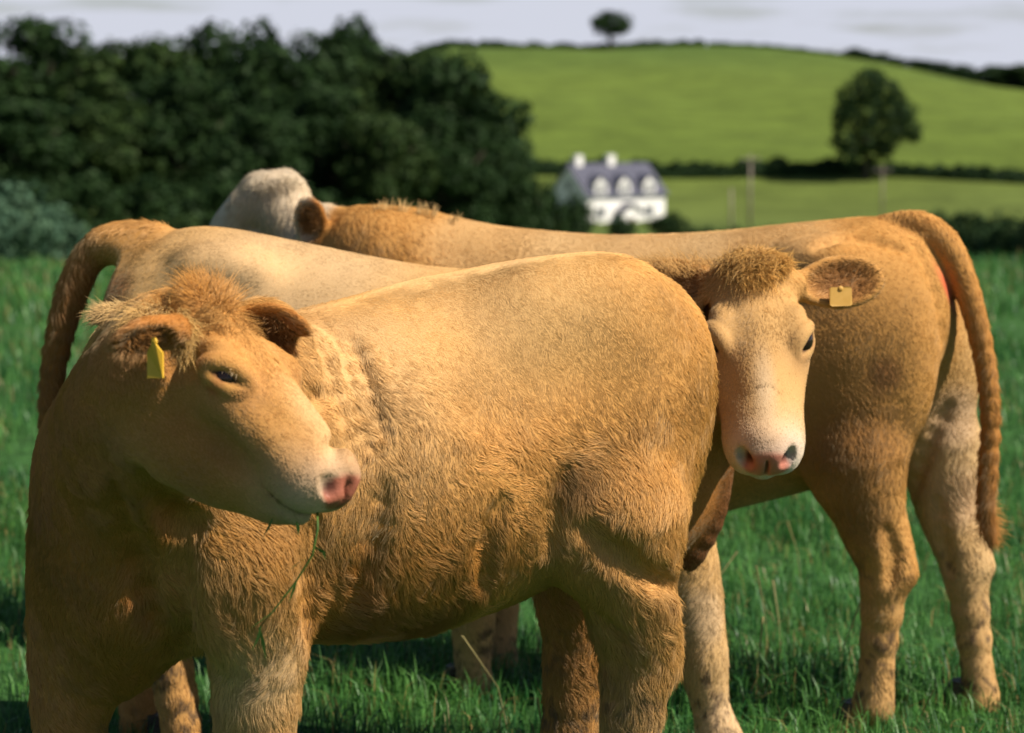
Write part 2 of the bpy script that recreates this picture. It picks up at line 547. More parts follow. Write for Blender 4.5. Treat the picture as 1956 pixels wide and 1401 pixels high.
class Head:
    """cattle head; local x to the muzzle, y to the animal's left, z out of the forehead"""
    def __init__(s, body, O, R, sc=1.0, col=TAN, face=CREAM, muzzle=PALE, deep=1.0, es=1.0, ez=1.0, nose=None, brow=1.0, blaze=1.0):
        s.b, s.O, s.R, s.sc = body, np.array(O, float), np.array(R, float), sc
        b, P, D = body, s.p, s.d
        fwd = D((1, 0, -0.1))
        s.eye_frame = {}; s.es = es; nose = PINK if nose is None else nose
        kw = dict(flow=fwd, col=col, len=0.0065)

        def E(c, r, k=0.03, **o):
            b.ell(P(c), np.array(r) * sc, s.R, k=k * sc, **{**kw, **o})

        def Cn(a, c, ra, rb, k=0.03, **o):
            b.cone(P(a), P(c), ra * sc, rb * sc, k=k * sc, **{**kw, **o})
        E((.09, 0, -.075), (.125, .088, .085))
        E((.12, 0, -.036), (.15, .080, .032), 0.035)
        E((0, 0, -.02), (.05, .075, .045), flow=D((.4, 0, .6)), len=0.03)
        Cn((.18, 0, -.076), (.405, 0, -.078), .067, .058, 0.05)
        Cn((.15, 0, -.036), (.42, 0, -.045), .036, .034, 0.04)
        for q in (-1, 1):
            E((.110, q * .052, -.150 * deep), (.105, .040, .100 * deep), 0.04)
            Cn((.090, q * .044, -.205 * deep), (.345, q * .024, -.155), .050, .036, 0.05)
            E((.408, q * .040, -.108), (.050, .037, .036), 0.03, col=muzzle, len=0.007)
            E((.165, q * .074, -.048), (.056, .026, .042), 0.04)
            Cn((.120, q * .080, -.020), (.198, q * .083, -.021), .019 * brow, .014 * brow, 0.025)
            Cn((.195, q * .050, -.088), (.375, q * .036, -.086), .047, .045, 0.04)
            Cn((.205, q * .078, -.080), (.32, q * .062, -.108), .021, .014, 0.02)      # cheek ridge
        Cn((.09, 0, -.175 * deep), (.34, 0, -.138), .068, .050, 0.05)
        E((.425, 0, -.076), (.050, .068, .054), 0.03, col=muzzle, len=0.006)
        E((.452, 0, -.064), (.024, .052, .038), 0.015, col=nose, len=0.0)
        E((.380, 0, -.166), (.062, .046, .028), 0.02, col=muzzle, len=0.010)
        for q in (-1, 1):
            b.ell(P((.075, q * .102, -.075)), np.array((.035, .014, .03)) * sc, s.R, k=.03 * sc, sub=True)
            ne = unit(np.array([.27, q * .80, .50])); t1 = unit(np.array([1., 0, 0]) - ne * ne[0]); t2 = np.cross(t1, ne)
            if t2[2] < 0: t2 = -t2
            t1, t2 = t1 * math.cos(.45) + t2 * math.sin(.45), t2 * math.cos(.45) - t1 * math.sin(.45)
            s.eye_frame[q] = (np.array([.176, q * .083, -.040]), t1, ne, t2)
            Re = s.R @ np.stack([t1, ne, t2], 1)
            b.ell(P(s.eye_frame[q][0] + ne * .020), np.array((.036 * es, .028, .0245 * ez)) * sc, Re, k=.008 * sc, sub=True)
            Rn = s.R @ np.array(Matrix.Rotation(-0.5 * q, 3, 'Z')) @ np.array(Matrix.Rotation(0.5, 3, 'Y'))
            b.ell(P((.462, q * .045, -.056)), np.array((.027, .0145, .020)) * sc, Rn, k=.008 * sc, sub=True)
        for q in (-1, 1):                                                            # hollow under the cheek ridge
            b.ell(P((.275, q * .088, -.142)), np.array((.062, .020, .024)) * sc, s.R, k=.03 * sc, sub=True)
        b.ell(P((.415, 0, -.146)), np.array((.058, .09, .0030)) * sc, s.R, k=.007 * sc, sub=True)
        b.ell(P((.475, 0, -.075)), np.array((.012, .003, .03)) * sc, s.R, k=.008 * sc, sub=True)
        for q in (-1, 1):                                                            # eyelids
            up = [(-.038, -.004, .002), (-.022, .009, .014), (.002, .013, .0195), (.023, .007, .012), (.040, -.006, -.008)]
            dn = [(-.038, -.004, .002), (-.018, .005, -.015), (.006, .007, -.0215), (.025, .001, -.019), (.040, -.006, -.008)]
            for arc, rr, cc in ((up, .0092, None), (dn, .0058, (0.36, 0.13, 0.075))):
                E0, t1, ne, t2 = s.eye_frame[q]
                b.chain([P(E0 + t1 * a[0] * es + ne * (a[1] + .006) + t2 * a[2] * ez) for a in arc], [rr * sc * .7, rr * sc, rr * sc, rr * sc, rr * sc * .7], k=.008 * sc, flow=fwd,
                        col=cc or np.array(col) * .9, len=.004)
        # coat
        b.zone(P((.17, 0, 0)), .3 * sc, ax=np.array((.10, .10, .05)) * sc, R=s.R, flow=('away', P((.135, 0, -.04))), lift=0.2, len=0.011, hard=.3)
        b.zone(P((.30, 0, -.03)), .1, ax=np.array((.17, .055 * (.3 + .7 * blaze), .06)) * sc, R=s.R, col=face, amt=.85 * blaze, hard=.3, len=0.006)
        b.zone(P((.43, 0, -.10)), .1, ax=np.array((.085, .10, .10)) * sc, R=s.R, col=muzzle, hard=.4, len=.005)
        b.zone(P((.468, 0, -.067)), .1, ax=np.array((.036, .060, .046)) * sc, R=s.R, col=nose, hard=.75, len=0, gloss=1)
        for q in (-1, 1):
            b.zone(P((.176, q * .097, -.040)), .040 * sc * es, col=np.array(col) * 1.0, hard=.6, len=0.005)
            b.zone(P((.178, q * .098, -.040)), .026 * sc * es, col=np.array(col) * .72, hard=.6, len=0.0)
            b.zone(P((.180, q * .094, -.055)), .024 * sc * es, col=(0.34, 0.075, 0.04), hard=.5, len=0.0, gloss=.5)
            b.zone(P(s.eye_frame[q][0] + s.eye_frame[q][2] * .014), 1, ax=np.array((.036 * es, .02, .0235 * ez)) * sc, R=s.R @ np.stack(s.eye_frame[q][1:], 1), col=(.06, .025, .016), hard=.75, len=0.0)
            b.zone(P((.220, q * .088, -.062)), .015 * sc, amt=.7, col=BROWN, hard=.2, len=0.004)
            b.zone(P((.460, q * .045, -.056)), .0235 * sc, col=(0.035, 0.010, 0.008), hard=.55, len=0, gloss=.3)

    def p(s, c): return s.O + s.R @ (np.array(c, float) * s.sc)
    def d(s, v): return s.R @ np.array(v, float)

    def ear(s, q, dirv, face, L=.17, W=.105, col=TAN, inner=(.32, .14, .042), world=False, root=None, root_w=None):
        """q: side (+1 left); dirv: root to tip, face: the hollow's side, head-local unless world"""
        b = s.b
        dv = unit(dirv if world else s.d(dirv)); fv = np.array(face if world else s.d(face), float)
        fv = unit(fv - dv * (fv @ dv)); wv = np.cross(dv, fv)
        R = np.stack([dv, wv, fv], 1)
        r0 = s.p(root or (.03, q * .082, -.045)) if root_w is None else np.array(root_w)
        c = r0 + dv * (L * .58) * s.sc
        sc = s.sc
        b.cone(r0, r0 + dv * .06 * sc, .030 * sc, .030 * sc, k=.025, flow=dv, col=col, len=.014)
        b.ell(c, np.array((L * .52, W * .5, .020)) * sc, R, k=.02, flow=dv, col=col, len=.016)
        b.ell(c + fv * .017 * sc, np.array((L * .47, W * .41, .021)) * sc, R, k=.010, sub=True)
        b.zone(c + fv * .012 * sc, 1, ax=np.array((L * .50, W * .46, .022)) * sc, R=R, col=inner, hard=.7, len=.024, lift=.7, side=fv)
        s.ear_frames = getattr(s, 'ear_frames', {}); s.ear_frames[q] = (c, R)
        return c, R


def uv_sphere(r, nu=24, nv=14):
    V, F = [(0, 0, r)], []
    for i in range(1, nv):
        for j in range(nu):
            a, t = 2 * math.pi * j / nu, math.pi * i / nv
            V.append((r * math.sin(t) * math.cos(a), r * math.sin(t) * math.sin(a), r * math.cos(t)))
    V.append((0, 0, -r)); e = len(V) - 1
    for j in range(nu):
        k = (j + 1) % nu
        F.append((0, 1 + j, 1 + k))
        for i in range(nv - 2):
            F.append((1 + i * nu + j, 1 + (i + 1) * nu + j, 1 + (i + 1) * nu + k, 1 + i * nu + k))
        F.append((e, 1 + (nv - 2) * nu + k, 1 + (nv - 2) * nu + j))
    return np.array(V, float), F


def plan(B0, h):
    h = unit(np.array([h[0], h[1], 0.0])); n = np.array([-h[1], h[0], 0.0])
    if n[1] > 0: n = -n                      # towards the camera
    B0 = np.array([B0[0], B0[1], 0.0])

    def q(u, v, lat=0.0):
        d = np.array([(u - 978.0) / FPX, _cp + (700.5 - v) / FPX * _sp, -_sp + (700.5 - v) / FPX * _cp])
        C = np.array([0, 0, CAMZ])
        return C + d * ((lat + (B0 - C) @ n) / (d @ n))
    return B0, h, n, q


def trunk(b, B0, h, n, q, rows, **kw):
    A, ZT, ZB, W = [], [], [], []
    for u, vt, vb, w in rows:
        p = q(u, vt); A.append((p - B0) @ h); ZT.append(p[2]); ZB.append(q(u, vb)[2]); W.append(w)
    b.loft(B0, h, n, A, ZT, ZB, W, **kw)


DOWN = np.array([0, 0, -1.0])
feet = []


def leg(b, pts, radii, h, col_top, col_low, knee=None, length=0.018):
    """limb from the trunk down to the pastern; the last point stands 0.075 above the ground"""
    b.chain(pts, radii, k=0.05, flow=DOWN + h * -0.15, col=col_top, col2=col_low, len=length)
    f = pts[-1]
    b.cone(f, f + np.array([h[0] * .045, h[1] * .045, -0.05]) * 1.0, radii[-1], radii[-1] * .9, k=.02, flow=DOWN, col=col_low, len=.012)
    feet.append((b, f + np.array([h[0] * .035, h[1] * .035, 0]), h.copy()))


# ---- the cow in front: body across the picture, head turned back over its shoulder
def cow_front():
    b = Body(col=TAN, length=.019)
    B0, h, n, q = plan((0.43, 4.70), (-math.cos(math.radians(32)), -math.sin(math.radians(32))))
    b.flow = tuple(-h * .38 + DOWN * .92)
    trunk(b, B0, h, n, q, [(1255, 590, 1000, .16), (1200, 512, 1060, .22), (1125, 490, 1080, .25), (1050, 494, 1100, .255), (950, 506, 1150, .27),
                           (800, 536, 1205, .295), (650, 578, 1225, .30), (520, 610, 1225, .275), (400, 640, 1235, .245), (330, 690, 1240, .21)])
    # rump and near thigh
    b.ell(q(1208, 700, 0), (.135, .205, .20), np.stack([h, n, -DOWN], 1), k=.06)
    b.ell(q(1185, 810, .14), (.158, .110, .30), np.stack([h, n, -DOWN], 1), k=.07, flow=-h * .35 + DOWN, len=.024)
    b.ell(q(1170, 800, -.14), (.160, .115, .31), np.stack([h, n, -DOWN], 1), k=.07, flow=-h * .35 + DOWN, len=.024)
    b.ell(q(985, 660, .30), (.10, .035, .11), np.stack([h, n, -DOWN], 1), k=.09, sub=True)           # hollow of the flank
    b.ell(q(1090, 600, .13), (.16, .08, .09), np.stack([h, n, -DOWN], 1), k=.12)                    # hook bone
    b.ell(q(1165, 955, .19), (.15, .080, .16), np.stack([h, n, -DOWN], 1), k=.06, len=.034, flow=-h * .3 + DOWN)
    b.cone(q(1060, 960, .17), q(1110, 1060, .18), .055, .05, k=.06, len=.04, flow=-h * .2 + DOWN)   # flank fold
    # legs behind
    leg(b, [q(1180, 985, .20), q(1200, 1130, .19), q(1222, 1240, .17), q(1214, 1300, .17), q(1200, 1480, .17), q(1197, 1620, .17)],
        [.125, .088, .070, .060, .050, .052], h, TAN, SAND, length=.034)
    b.cone(q(1240, 1160, .17), q(1262, 1275, .165), .03, .034, k=.04, len=.03)                    # hock
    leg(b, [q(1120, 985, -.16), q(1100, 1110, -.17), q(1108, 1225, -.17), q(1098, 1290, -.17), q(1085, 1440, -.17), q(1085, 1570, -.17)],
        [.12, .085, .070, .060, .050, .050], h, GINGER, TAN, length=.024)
    # shoulder and forelegs
    b.ell(q(500, 860, .15), (.15, .10, .27), np.stack([h, n, -DOWN], 1), k=.08)
    b.ell(q(455, 1040, .17), (.12, .085, .15), np.stack([h, n, -DOWN], 1), k=.07, col=TAN, len=.03)
    b.ell(q(440, 1070, .20), (.085, .058, .17), np.stack([h, n, -DOWN], 1), k=.03, col=TAN, len=.03)          # point of the shoulder
    leg(b, [q(468, 1080, .18), q(494, 1200, .17), q(486, 1400, .16), q(484, 1500, .16), q(482, 1700, .16), q(480, 1790, .16)],
        [.105, .088, .066, .058, .042, .048], h, TAN, CREAM, length=.024)
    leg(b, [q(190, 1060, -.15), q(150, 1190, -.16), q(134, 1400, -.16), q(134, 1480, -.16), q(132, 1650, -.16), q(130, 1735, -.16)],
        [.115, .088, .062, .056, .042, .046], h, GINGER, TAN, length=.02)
    # chest, brisket and neck
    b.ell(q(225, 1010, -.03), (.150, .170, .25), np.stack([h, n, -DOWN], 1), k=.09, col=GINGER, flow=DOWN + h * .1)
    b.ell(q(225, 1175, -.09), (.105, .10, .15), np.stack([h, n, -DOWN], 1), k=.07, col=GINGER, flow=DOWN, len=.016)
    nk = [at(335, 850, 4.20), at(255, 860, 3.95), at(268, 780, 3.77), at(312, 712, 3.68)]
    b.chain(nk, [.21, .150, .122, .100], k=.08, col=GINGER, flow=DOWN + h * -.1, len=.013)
    b.chain([at(255, 720, 4.08), at(250, 660, 3.93), at(330, 625, 3.70)], [.09, .055, .06], k=.06, col=TAN, flow=np.array([-.5, -.1, -.6]), len=.018)
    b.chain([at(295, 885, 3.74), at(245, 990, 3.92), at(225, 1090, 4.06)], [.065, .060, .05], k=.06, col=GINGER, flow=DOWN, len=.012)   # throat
    f = unit([.66, -.43, -.615]); d = np.array([.55, -.22, .80]); d = unit(d - f * (d @ f))
    R = np.stack([f, np.cross(d, f), d], 1)
    O = at(418, 722, 3.54) - R @ (np.array([.172, -.098, -.045]) * .85)
    H = Head(b, O, R, .85, col=TAN, face=CREAM, muzzle=(.66, .50, .34), deep=1.28, es=1.34, ez=.98, brow=1.2)
    J = dict(flow=H.d((1, 0, -.3)), col=TAN, len=.0075)
    b.ell(H.p((.185, -.012, -.215)), np.array((.135, .066, .080)) * .88, R, k=.04, **J)           # heavy jowl
    b.ell(H.p((.30, 0, -.19)), np.array((.10, .045, .05)) * .88, R, k=.03, **J)
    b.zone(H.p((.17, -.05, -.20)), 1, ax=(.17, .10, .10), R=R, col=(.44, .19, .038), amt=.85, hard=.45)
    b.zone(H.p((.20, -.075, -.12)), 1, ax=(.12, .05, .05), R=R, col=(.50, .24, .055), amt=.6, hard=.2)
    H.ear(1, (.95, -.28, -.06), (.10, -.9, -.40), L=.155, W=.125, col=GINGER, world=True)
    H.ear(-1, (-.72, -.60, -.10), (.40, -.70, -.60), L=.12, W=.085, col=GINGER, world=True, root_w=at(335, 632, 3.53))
    for g, r in (([(578, 655), (606, 760), (640, 860), (668, 930)], .007), ([(604, 640), (645, 750), (684, 870)], .0055), ([(640, 640), (676, 745), (706, 850)], .0045),
                 ([(672, 650), (706, 740), (728, 820)], .003),
                 ([(1108, 1005), (1170, 1052), (1230, 1098), (1292, 1120)], .022), ([(352, 985), (345, 1080), (345, 1160), (385, 1245)], .016),
                 ([(604, 1000), (596, 1100), (592, 1215)], .020), ([(735, 930), (712, 1040), (672, 1150)], .014), ([(960, 960), (930, 1040), (925, 1120)], .014),
                 ([(1080, 900), (1062, 980), (1050, 1050)], .018), ([(215, 930), (262, 1080), (300, 1200)], .014),
                 ([(1150, 1180), (1180, 1230), (1172, 1330)], .012), ([(262, 900), (300, 955), (335, 988), (375, 1002)], .018)):
        b.groove(g, r)
    Z = lambda u, v, r, **kw: b.zone(b.hit(u, v), r, **kw)
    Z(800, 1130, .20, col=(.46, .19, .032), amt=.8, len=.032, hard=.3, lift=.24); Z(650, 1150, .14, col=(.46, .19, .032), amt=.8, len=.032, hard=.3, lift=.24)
    Z(930, 1060, .14, col=(.44, .20, .045), amt=.6, len=.032, hard=.3); Z(760, 1220, .13, col=(.22, .08, .018), amt=.65, len=.045, hard=.2, lift=.2); Z(640, 1215, .11, col=(.24, .09, .02), amt=.6, len=.042, hard=.2); Z(880, 1160, .10, col=(.34, .14, .028), amt=.6, len=.042, hard=.2)  # rust belly fur, darkened at the bottom to paint in underside shade
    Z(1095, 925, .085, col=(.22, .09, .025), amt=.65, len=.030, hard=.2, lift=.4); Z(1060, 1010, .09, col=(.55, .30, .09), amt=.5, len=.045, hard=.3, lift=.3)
    Z(680, 680, .22, col=CREAM, amt=.55, hard=.2); Z(760, 820, .20, col=CREAM, amt=.35, hard=.2)
    Z(1200, 960, .22, len=.026, hard=.3, lift=.22); Z(1210, 1250, .20, len=.030, hard=.4, lift=.3)
    Z(430, 1080, .13, col=(.50, .24, .05), amt=.6, len=.034, hard=.3, lift=.28); Z(490, 1290, .13, col=CREAM, amt=.7, hard=.3)
    Z(1000, 560, .34, len=.0075, hard=.4); Z(750, 600, .26, len=.008, hard=.3); Z(1200, 640, .22, len=.009, hard=.3)
    Z(900, 560, .34, col=(.64, .42, .19), amt=.55, hard=.2); Z(1120, 540, .26, col=(.62, .38, .15), amt=.45, hard=.2)
    Z(700, 1190, .13, col=(.22, .075, .016), amt=.8, len=.045, hard=.3); Z(810, 1200, .12, col=(.20, .07, .015), amt=.8, len=.045, hard=.3); Z(690, 1080, .10, col=(.36, .14, .024), amt=.6, hard=.2)  # near-black rust under the belly: coat colour with its shade painted in
    # tail, hidden behind the far side
    b.chain([q(1265, 600), q(1290, 720, -.05), q(1280, 900, -.10), q(1270, 1060, -.12)], [.045, .03, .024, .02], k=.04, flow=DOWN, len=.03)
    return b, H, np.array([B0[0] + h[0] * .65, B0[1] + h[1] * .65, 0])


# ---- the cow in the middle: rump at the left, face towards us at the right
def cow_middle():
    b = Body(col=SAND, length=.0085)
    B0, h, n, q = plan((-1.057, 5.44), (1.377, -.30))
    b.flow = tuple(-h * .75 + DOWN * .55)
    ax = np.stack([h, n, -DOWN], 1)
    trunk(b, B0, h, n, q, [(262, 500, 900, .17), (300, 450, 980, .22), (345, 436, 1020, .25), (400, 431, 1040, .26), (470, 442, 1050, .265), (560, 461, 1060, .275),
                           (700, 490, 1070, .285), (800, 508, 1075, .285), (900, 516, 1075, .27), (1020, 520, 1070, .24), (1120, 510, 1060, .22), (1200, 520, 1060, .20)])
    b.ell(q(300, 640, 0), (.12, .2, .2), ax, k=.06)
    b.ell(q(245, 470, 0), (.09, .055, .04), ax, k=.05, col=TAN)
    for s in (1, -1):
        b.ell(q(325, 760, s * .13), (.16, .11, .27), ax, k=.07, flow=-h * .3 + DOWN)
    b.ell(q(430, 515, .16), (.10, .05, .045), ax, k=.08)
    leg(b, [q(300, 950, .17), q(330, 1080, .17), q(310, 1190, .16), q(318, 1240, .16), q(345, 1380, .16), q(350, 1490, .16)],
        [.11, .08, .06, .052, .042, .045], h, SAND, TAN)
    leg(b, [q(240, 930, -.17), q(255, 1060, -.17), q(235, 1150, -.16), q(240, 1200, -.16), q(262, 1340, -.16), q(268, 1425, -.16)],
        [.11, .08, .06, .052, .042, .045], h, GINGER, TAN)
    # shoulder, chest, forelegs
    b.ell(q(1190, 780, .12), (.15, .10, .25), ax, k=.08)
    b.ell(q(1265, 880, 0), (.135, .17, .22), ax, k=.08, col=GINGER)
    b.ell(q(1240, 970, 0), (.075, .09, .13), ax, k=.06, col=(.14, .05, .018), flow=DOWN)  # brisket, coloured dark to stand for its shade
    leg(b, [q(1190, 1000, .16), q(1195, 1130, .16), q(1190, 1290, .15), q(1190, 1350, .15), q(1190, 1480, .15), q(1190, 1540, .15)],
        [.09, .075, .055, .05, .04, .045], h, SAND, CREAM)
    leg(b, [q(1285, 1000, -.15), q(1318, 1125, -.16), q(1338, 1225, -.16), q(1345, 1275, -.16), q(1358, 1350, -.16), q(1372, 1405, -.16)],
        [.09, .070, .054, .050, .037, .047], h, SAND, CREAM)
    # neck curving round to the head
    b.chain([q(1180, 640, 0), at(1290, 625, 5.14), at(1375, 600, 5.10), at(1440, 580, 5.06)], [.16, .135, .115, .10], k=.07, flow=-h * .4 + DOWN * .7, col=TAN, len=.024)
    b.chain([q(1230, 820, 0), at(1320, 800, 5.12), at(1415, 740, 5.06)], [.15, .11, .07], k=.07, flow=DOWN, col=GINGER)
    b.chain([at(1372, 850, 5.10), at(1378, 920, 5.12), at(1362, 1000, 5.14), at(1318, 1075, 5.16)], [.026, .018, .018, .02], k=.035, flow=DOWN, col=(.14, .05, .018))                   # dewlap, its shade painted in as a darker brown
    R = [[-0.002, 1.0, -0.028], [-0.66, -0.022, -0.75], [-0.751, 0.017, 0.66]]
    H = Head(b, [0.5371, 5.0136, 1.2384], R, 1.02, col=SAND, face=PALE, muzzle=(.80, .73, .64), es=1.22, ez=1.12, nose=(.46, .175, .125), brow=.8, blaze=.55)
    H.ear(1, (-.15, 1, -.05), (.45, .1, 1), L=.185, W=.118, col=TAN)
    H.ear(-1, (-.2, -1, -.05), (.35, -.1, 1), L=.165, W=.11, col=GINGER)
    Z = lambda u, v, r, **kw: b.zone(b.hit(u, v), r, **kw)
    Z(560, 520, .35, col=(.66, .46, .26), amt=.6, hard=.3); Z(215, 560, .09, col=(.36, .13, .05), amt=.7, hard=.3); Z(250, 455, .14, col=TAN, amt=.8, hard=.4)  # red-dark spot by the tail puts the rump's shade into the colour
    Z(1345, 1180, .10, col=(.68, .47, .28), amt=.7, hard=.3); Z(1385, 1380, .09, col=(.68, .47, .28), amt=.6, hard=.3)
    # tail hanging at the left
    tl = [q(300, 452), q(225, 456), q(172, 490), q(134, 570), q(108, 670), q(96, 770), q(98, 870), q(104, 960)]
    b.chain(tl, [.03, .030, .034, .031, .026, .022, .020, .012], k=.035, flow=DOWN + h * -.2, col=GINGER, len=.03)
    return b, H, np.array([B0[0] + h[0] * .65, B0[1] + h[1] * .65, 0])


# ---- the cow at the back: rump at the right, looking away to the left
def cow_back():
    b = Body(col=TAN, length=.0095)
    B0, h, n, q = plan((1.14, 5.74), (-math.cos(math.radians(20)), math.sin(math.radians(20))))
    b.flow = tuple(-h * .7 + DOWN * .65)
    ax = np.stack([h, n, -DOWN], 1)
    trunk(b, B0, h, n, q, [(1755, 470, 800, .16), (1725, 422, 860, .22), (1680, 411, 900, .25), (1600, 419, 925, .27), (1500, 428, 950, .28), (1400, 440, 975, .30),
                           (1300, 447, 1000, .31), (1150, 450, 1010, .31), (1000, 438, 1010, .29), (880, 424, 1000, .26), (780, 410, 985, .22), (700, 420, 960, .18)])
    b.ell(q(1722, 600, 0), (.13, .20, .20), ax, k=.06)
    b.ell(q(1650, 700, .14), (.18, .115, .27), ax, k=.07, flow=-h * .3 + DOWN)
    b.ell(q(1770, 700, -.13), (.14, .10, .26), ax, k=.07, flow=-h * .3 + DOWN, col=SAND)
    b.ell(q(1620, 850, .18), (.12, .075, .17), ax, k=.06, flow=-h * .3 + DOWN)
    b.ell(q(1560, 500, .19), (.10, .06, .05), ax, k=.09)
    leg(b, [q(1640, 880, .17), q(1665, 1000, .16), q(1690, 1075, .15), q(1688, 1125, .15), q(1675, 1270, .15), q(1668, 1350, .15)],
        [.115, .080, .060, .053, .039, .047], h, TAN, SAND)
    b.cone(q(1705, 1010, .15), q(1725, 1095, .15), .03, .034, k=.035)
    leg(b, [q(1795, 850, -.16), q(1808, 960, -.16), q(1838, 1065, -.16), q(1848, 1120, -.16), q(1866, 1270, -.16), q(1872, 1340, -.16)],
        [.11, .078, .058, .050, .037, .047], h, CREAM, SAND)
    b.cone(q(1850, 985, -.16), q(1872, 1080, -.16), .028, .034, k=.035, col=CREAM)
    # shoulder, forelegs
    b.ell(q(850, 720, .13), (.16, .09, .26), ax, k=.08)
    b.ell(q(760, 800, 0), (.15, .19, .22), ax, k=.08)
    leg(b, [q(880, 930, .16), q(900, 1040, .16), q(903, 1160, .15), q(903, 1205, .15), q(903, 1280, .15), q(905, 1310, .15)],
        [.09, .075, .054, .05, .04, .045], h, TAN, CREAM)
    leg(b, [q(935, 930, -.14), q(945, 1040, -.15), q(950, 1130, -.15), q(952, 1170, -.15), q(954, 1235, -.15), q(955, 1262, -.15)],
        [.09, .072, .054, .05, .04, .045], h, TAN, CREAM)
    # neck and head held high
    b.chain([q(830, 560, 0), at(735, 500, 6.22), at(650, 475, 6.30), at(590, 445, 6.36)], [.19, .14, .105, .08], k=.08, flow=-h * .5 + DOWN * .8, len=.022)
    b.chain([q(760, 720, 0), at(650, 590, 6.25), at(590, 520, 6.32)], [.17, .11, .08], k=.08, flow=DOWN)
    f = unit([-.75, .2, -.6]); l = np.array([.25, -.8, -.5]); l = unit(l - f * (l @ f))
    R = np.stack([f, l, np.cross(f, l)], 1)
    b.ell(at(540, 405, 6.38), (.075, .08, .095), k=.05, col=(.64, .51, .36), flow=(-.3, -.2, -.9), len=.022)
    b.ell(at(528, 352, 6.38), (.066, .06, .030), k=.03, col=PALE, flow=(-.2, -.3, -.9), len=.028)
    b.chain([at(498, 372, 6.38), at(465, 410, 6.40), at(432, 448, 6.42)], [.055, .055, .05], k=.04, col=PALE, flow=(-.6, 0, -.8), len=.010)
    FAWN = (.64, .51, .36)
    H = Head(b, at(535, 362, 6.40), R, 1.08, col=FAWN, face=FAWN, muzzle=FAWN)
    H.ear(1, (.05, -.50, .86), (-.25, -.9, -.35), L=.118, W=.080, col=GINGER, world=True, root_w=at(594, 462, 6.24))
    H.ear(-1, (-.1, .95, -.45), (-.5, 0, -.5), L=.13, W=.10, col=GINGER, world=True)
    for g, r in (([(1695, 1010), (1708, 1060), (1700, 1110)], .012), ([(1790, 960), (1800, 1040), (1812, 1090)], .010), ([(1752, 470), (1790, 560), (1800, 650)], .012),
                 ([(1560, 470), (1640, 455), (1730, 480)], .010), ([(1745, 940), (1770, 860), (1812, 780)], .014)):
        b.groove(g, r)
    Z = lambda u, v, r, **kw: b.zone(b.hit(u, v), r, **kw)
    b.zone(at(528, 400, 6.30), 1, ax=(.17, .22, .17), col=FAWN, hard=.75, amt=.95, len=.022, lift=.3)
    Z(1640, 860, .20, col=(.24, .10, .03), amt=.55, len=.022, hard=.2, lift=.35); Z(1690, 715, .07, col=(.22, .08, .035), amt=.6, hard=.2); Z(1640, 1000, .12, col=(.30, .14, .05), amt=.5, len=.022, hard=.2, lift=.35)
    p0, p1 = b.hit(1772, 488), b.hit(1826, 606)
    dx = unit(p1 - p0); dz = unit(np.cross(dx, [0, 1, 0])); dy = np.cross(dz, dx)
    b.zone((p0 + p1) / 2, 1, ax=(.105, .06, .026), R=np.stack([dx, dy, dz], 1), col=(.42, .085, .035), hard=.5, len=0.0)
    Z(1825, 800, .12, col=(.68, .46, .29), amt=.7, hard=.3); Z(1830, 950, .12, col=(.68, .46, .29), amt=.6, hard=.3); Z(1690, 460, .20, col=TAN, amt=.5); Z(1200, 470, .34, col=CREAM, amt=.65); Z(1450, 470, .26, col=CREAM, amt=.45); Z(950, 460, .26, col=CREAM, amt=.5)
    Z(1500, 960, .20, col=CREAM, amt=.6, hard=.3); Z(1830, 560, .05, col=(.24, .08, .03), amt=.6, hard=.3)
    tl = [q(1690, 428), q(1752, 432), q(1806, 468), q(1842, 540), q(1866, 620), q(1884, 710), q(1892, 800), q(1887, 900), q(1884, 980), q(1892, 1040)]
    b.chain(tl, [.02, .034, .034, .028, .024, .021, .020, .020, .016, .006], k=.02, flow=DOWN + np.array([.1, 0, 0]), col=TAN, col2=GINGER, len=.020)
    b.zone(q(1886, 940), .17, len=.05, hard=.4, flow=(.05, 0, -1))
    return b, H, np.array([B0[0] + h[0] * .75, B0[1] + h[1] * .75, 0])


# ------------------------------------------------------------------ coats of hair
def clump_centres(P, cell, seed):
    """nearest jittered-grid point to every root"""
    I = np.floor(P / cell).astype(np.int64)
    bd = np.full(len(P), 9.0); bc = np.zeros_like(P); bid = np.zeros(len(P))
    for dx in (-1, 0, 1):
        for dy in (-1, 0, 1):
            for dz in (-1, 0, 1):
                J = I + np.array([dx, dy, dz])
                c = (J + np.stack([_h(J[:, 0], J[:, 1], J[:, 2], seed + k) for k in (1, 2, 3)], 1)) * cell
                d = ((P - c) ** 2).sum(1)
                m = d < bd
                bd[m] = d[m]; bc[m] = c[m]; bid[m] = _h(J[m, 0], J[m, 1], J[m, 2], seed + 9)
    return bc, bid


def mud_amount(P, seed):
    """dried mud splashed on the lower legs"""
    m = .6 * vnoise(P, 16, seed + 60) + .6 * vnoise(P, 48, seed + 61) + .6 * vnoise(P, 110, seed + 62)
    low = smooth01((.62 - P[:, 2]) / .35)
    return np.clip(smooth01((m - .50 + .25 * low) / .35), 0, 1) * low * .75


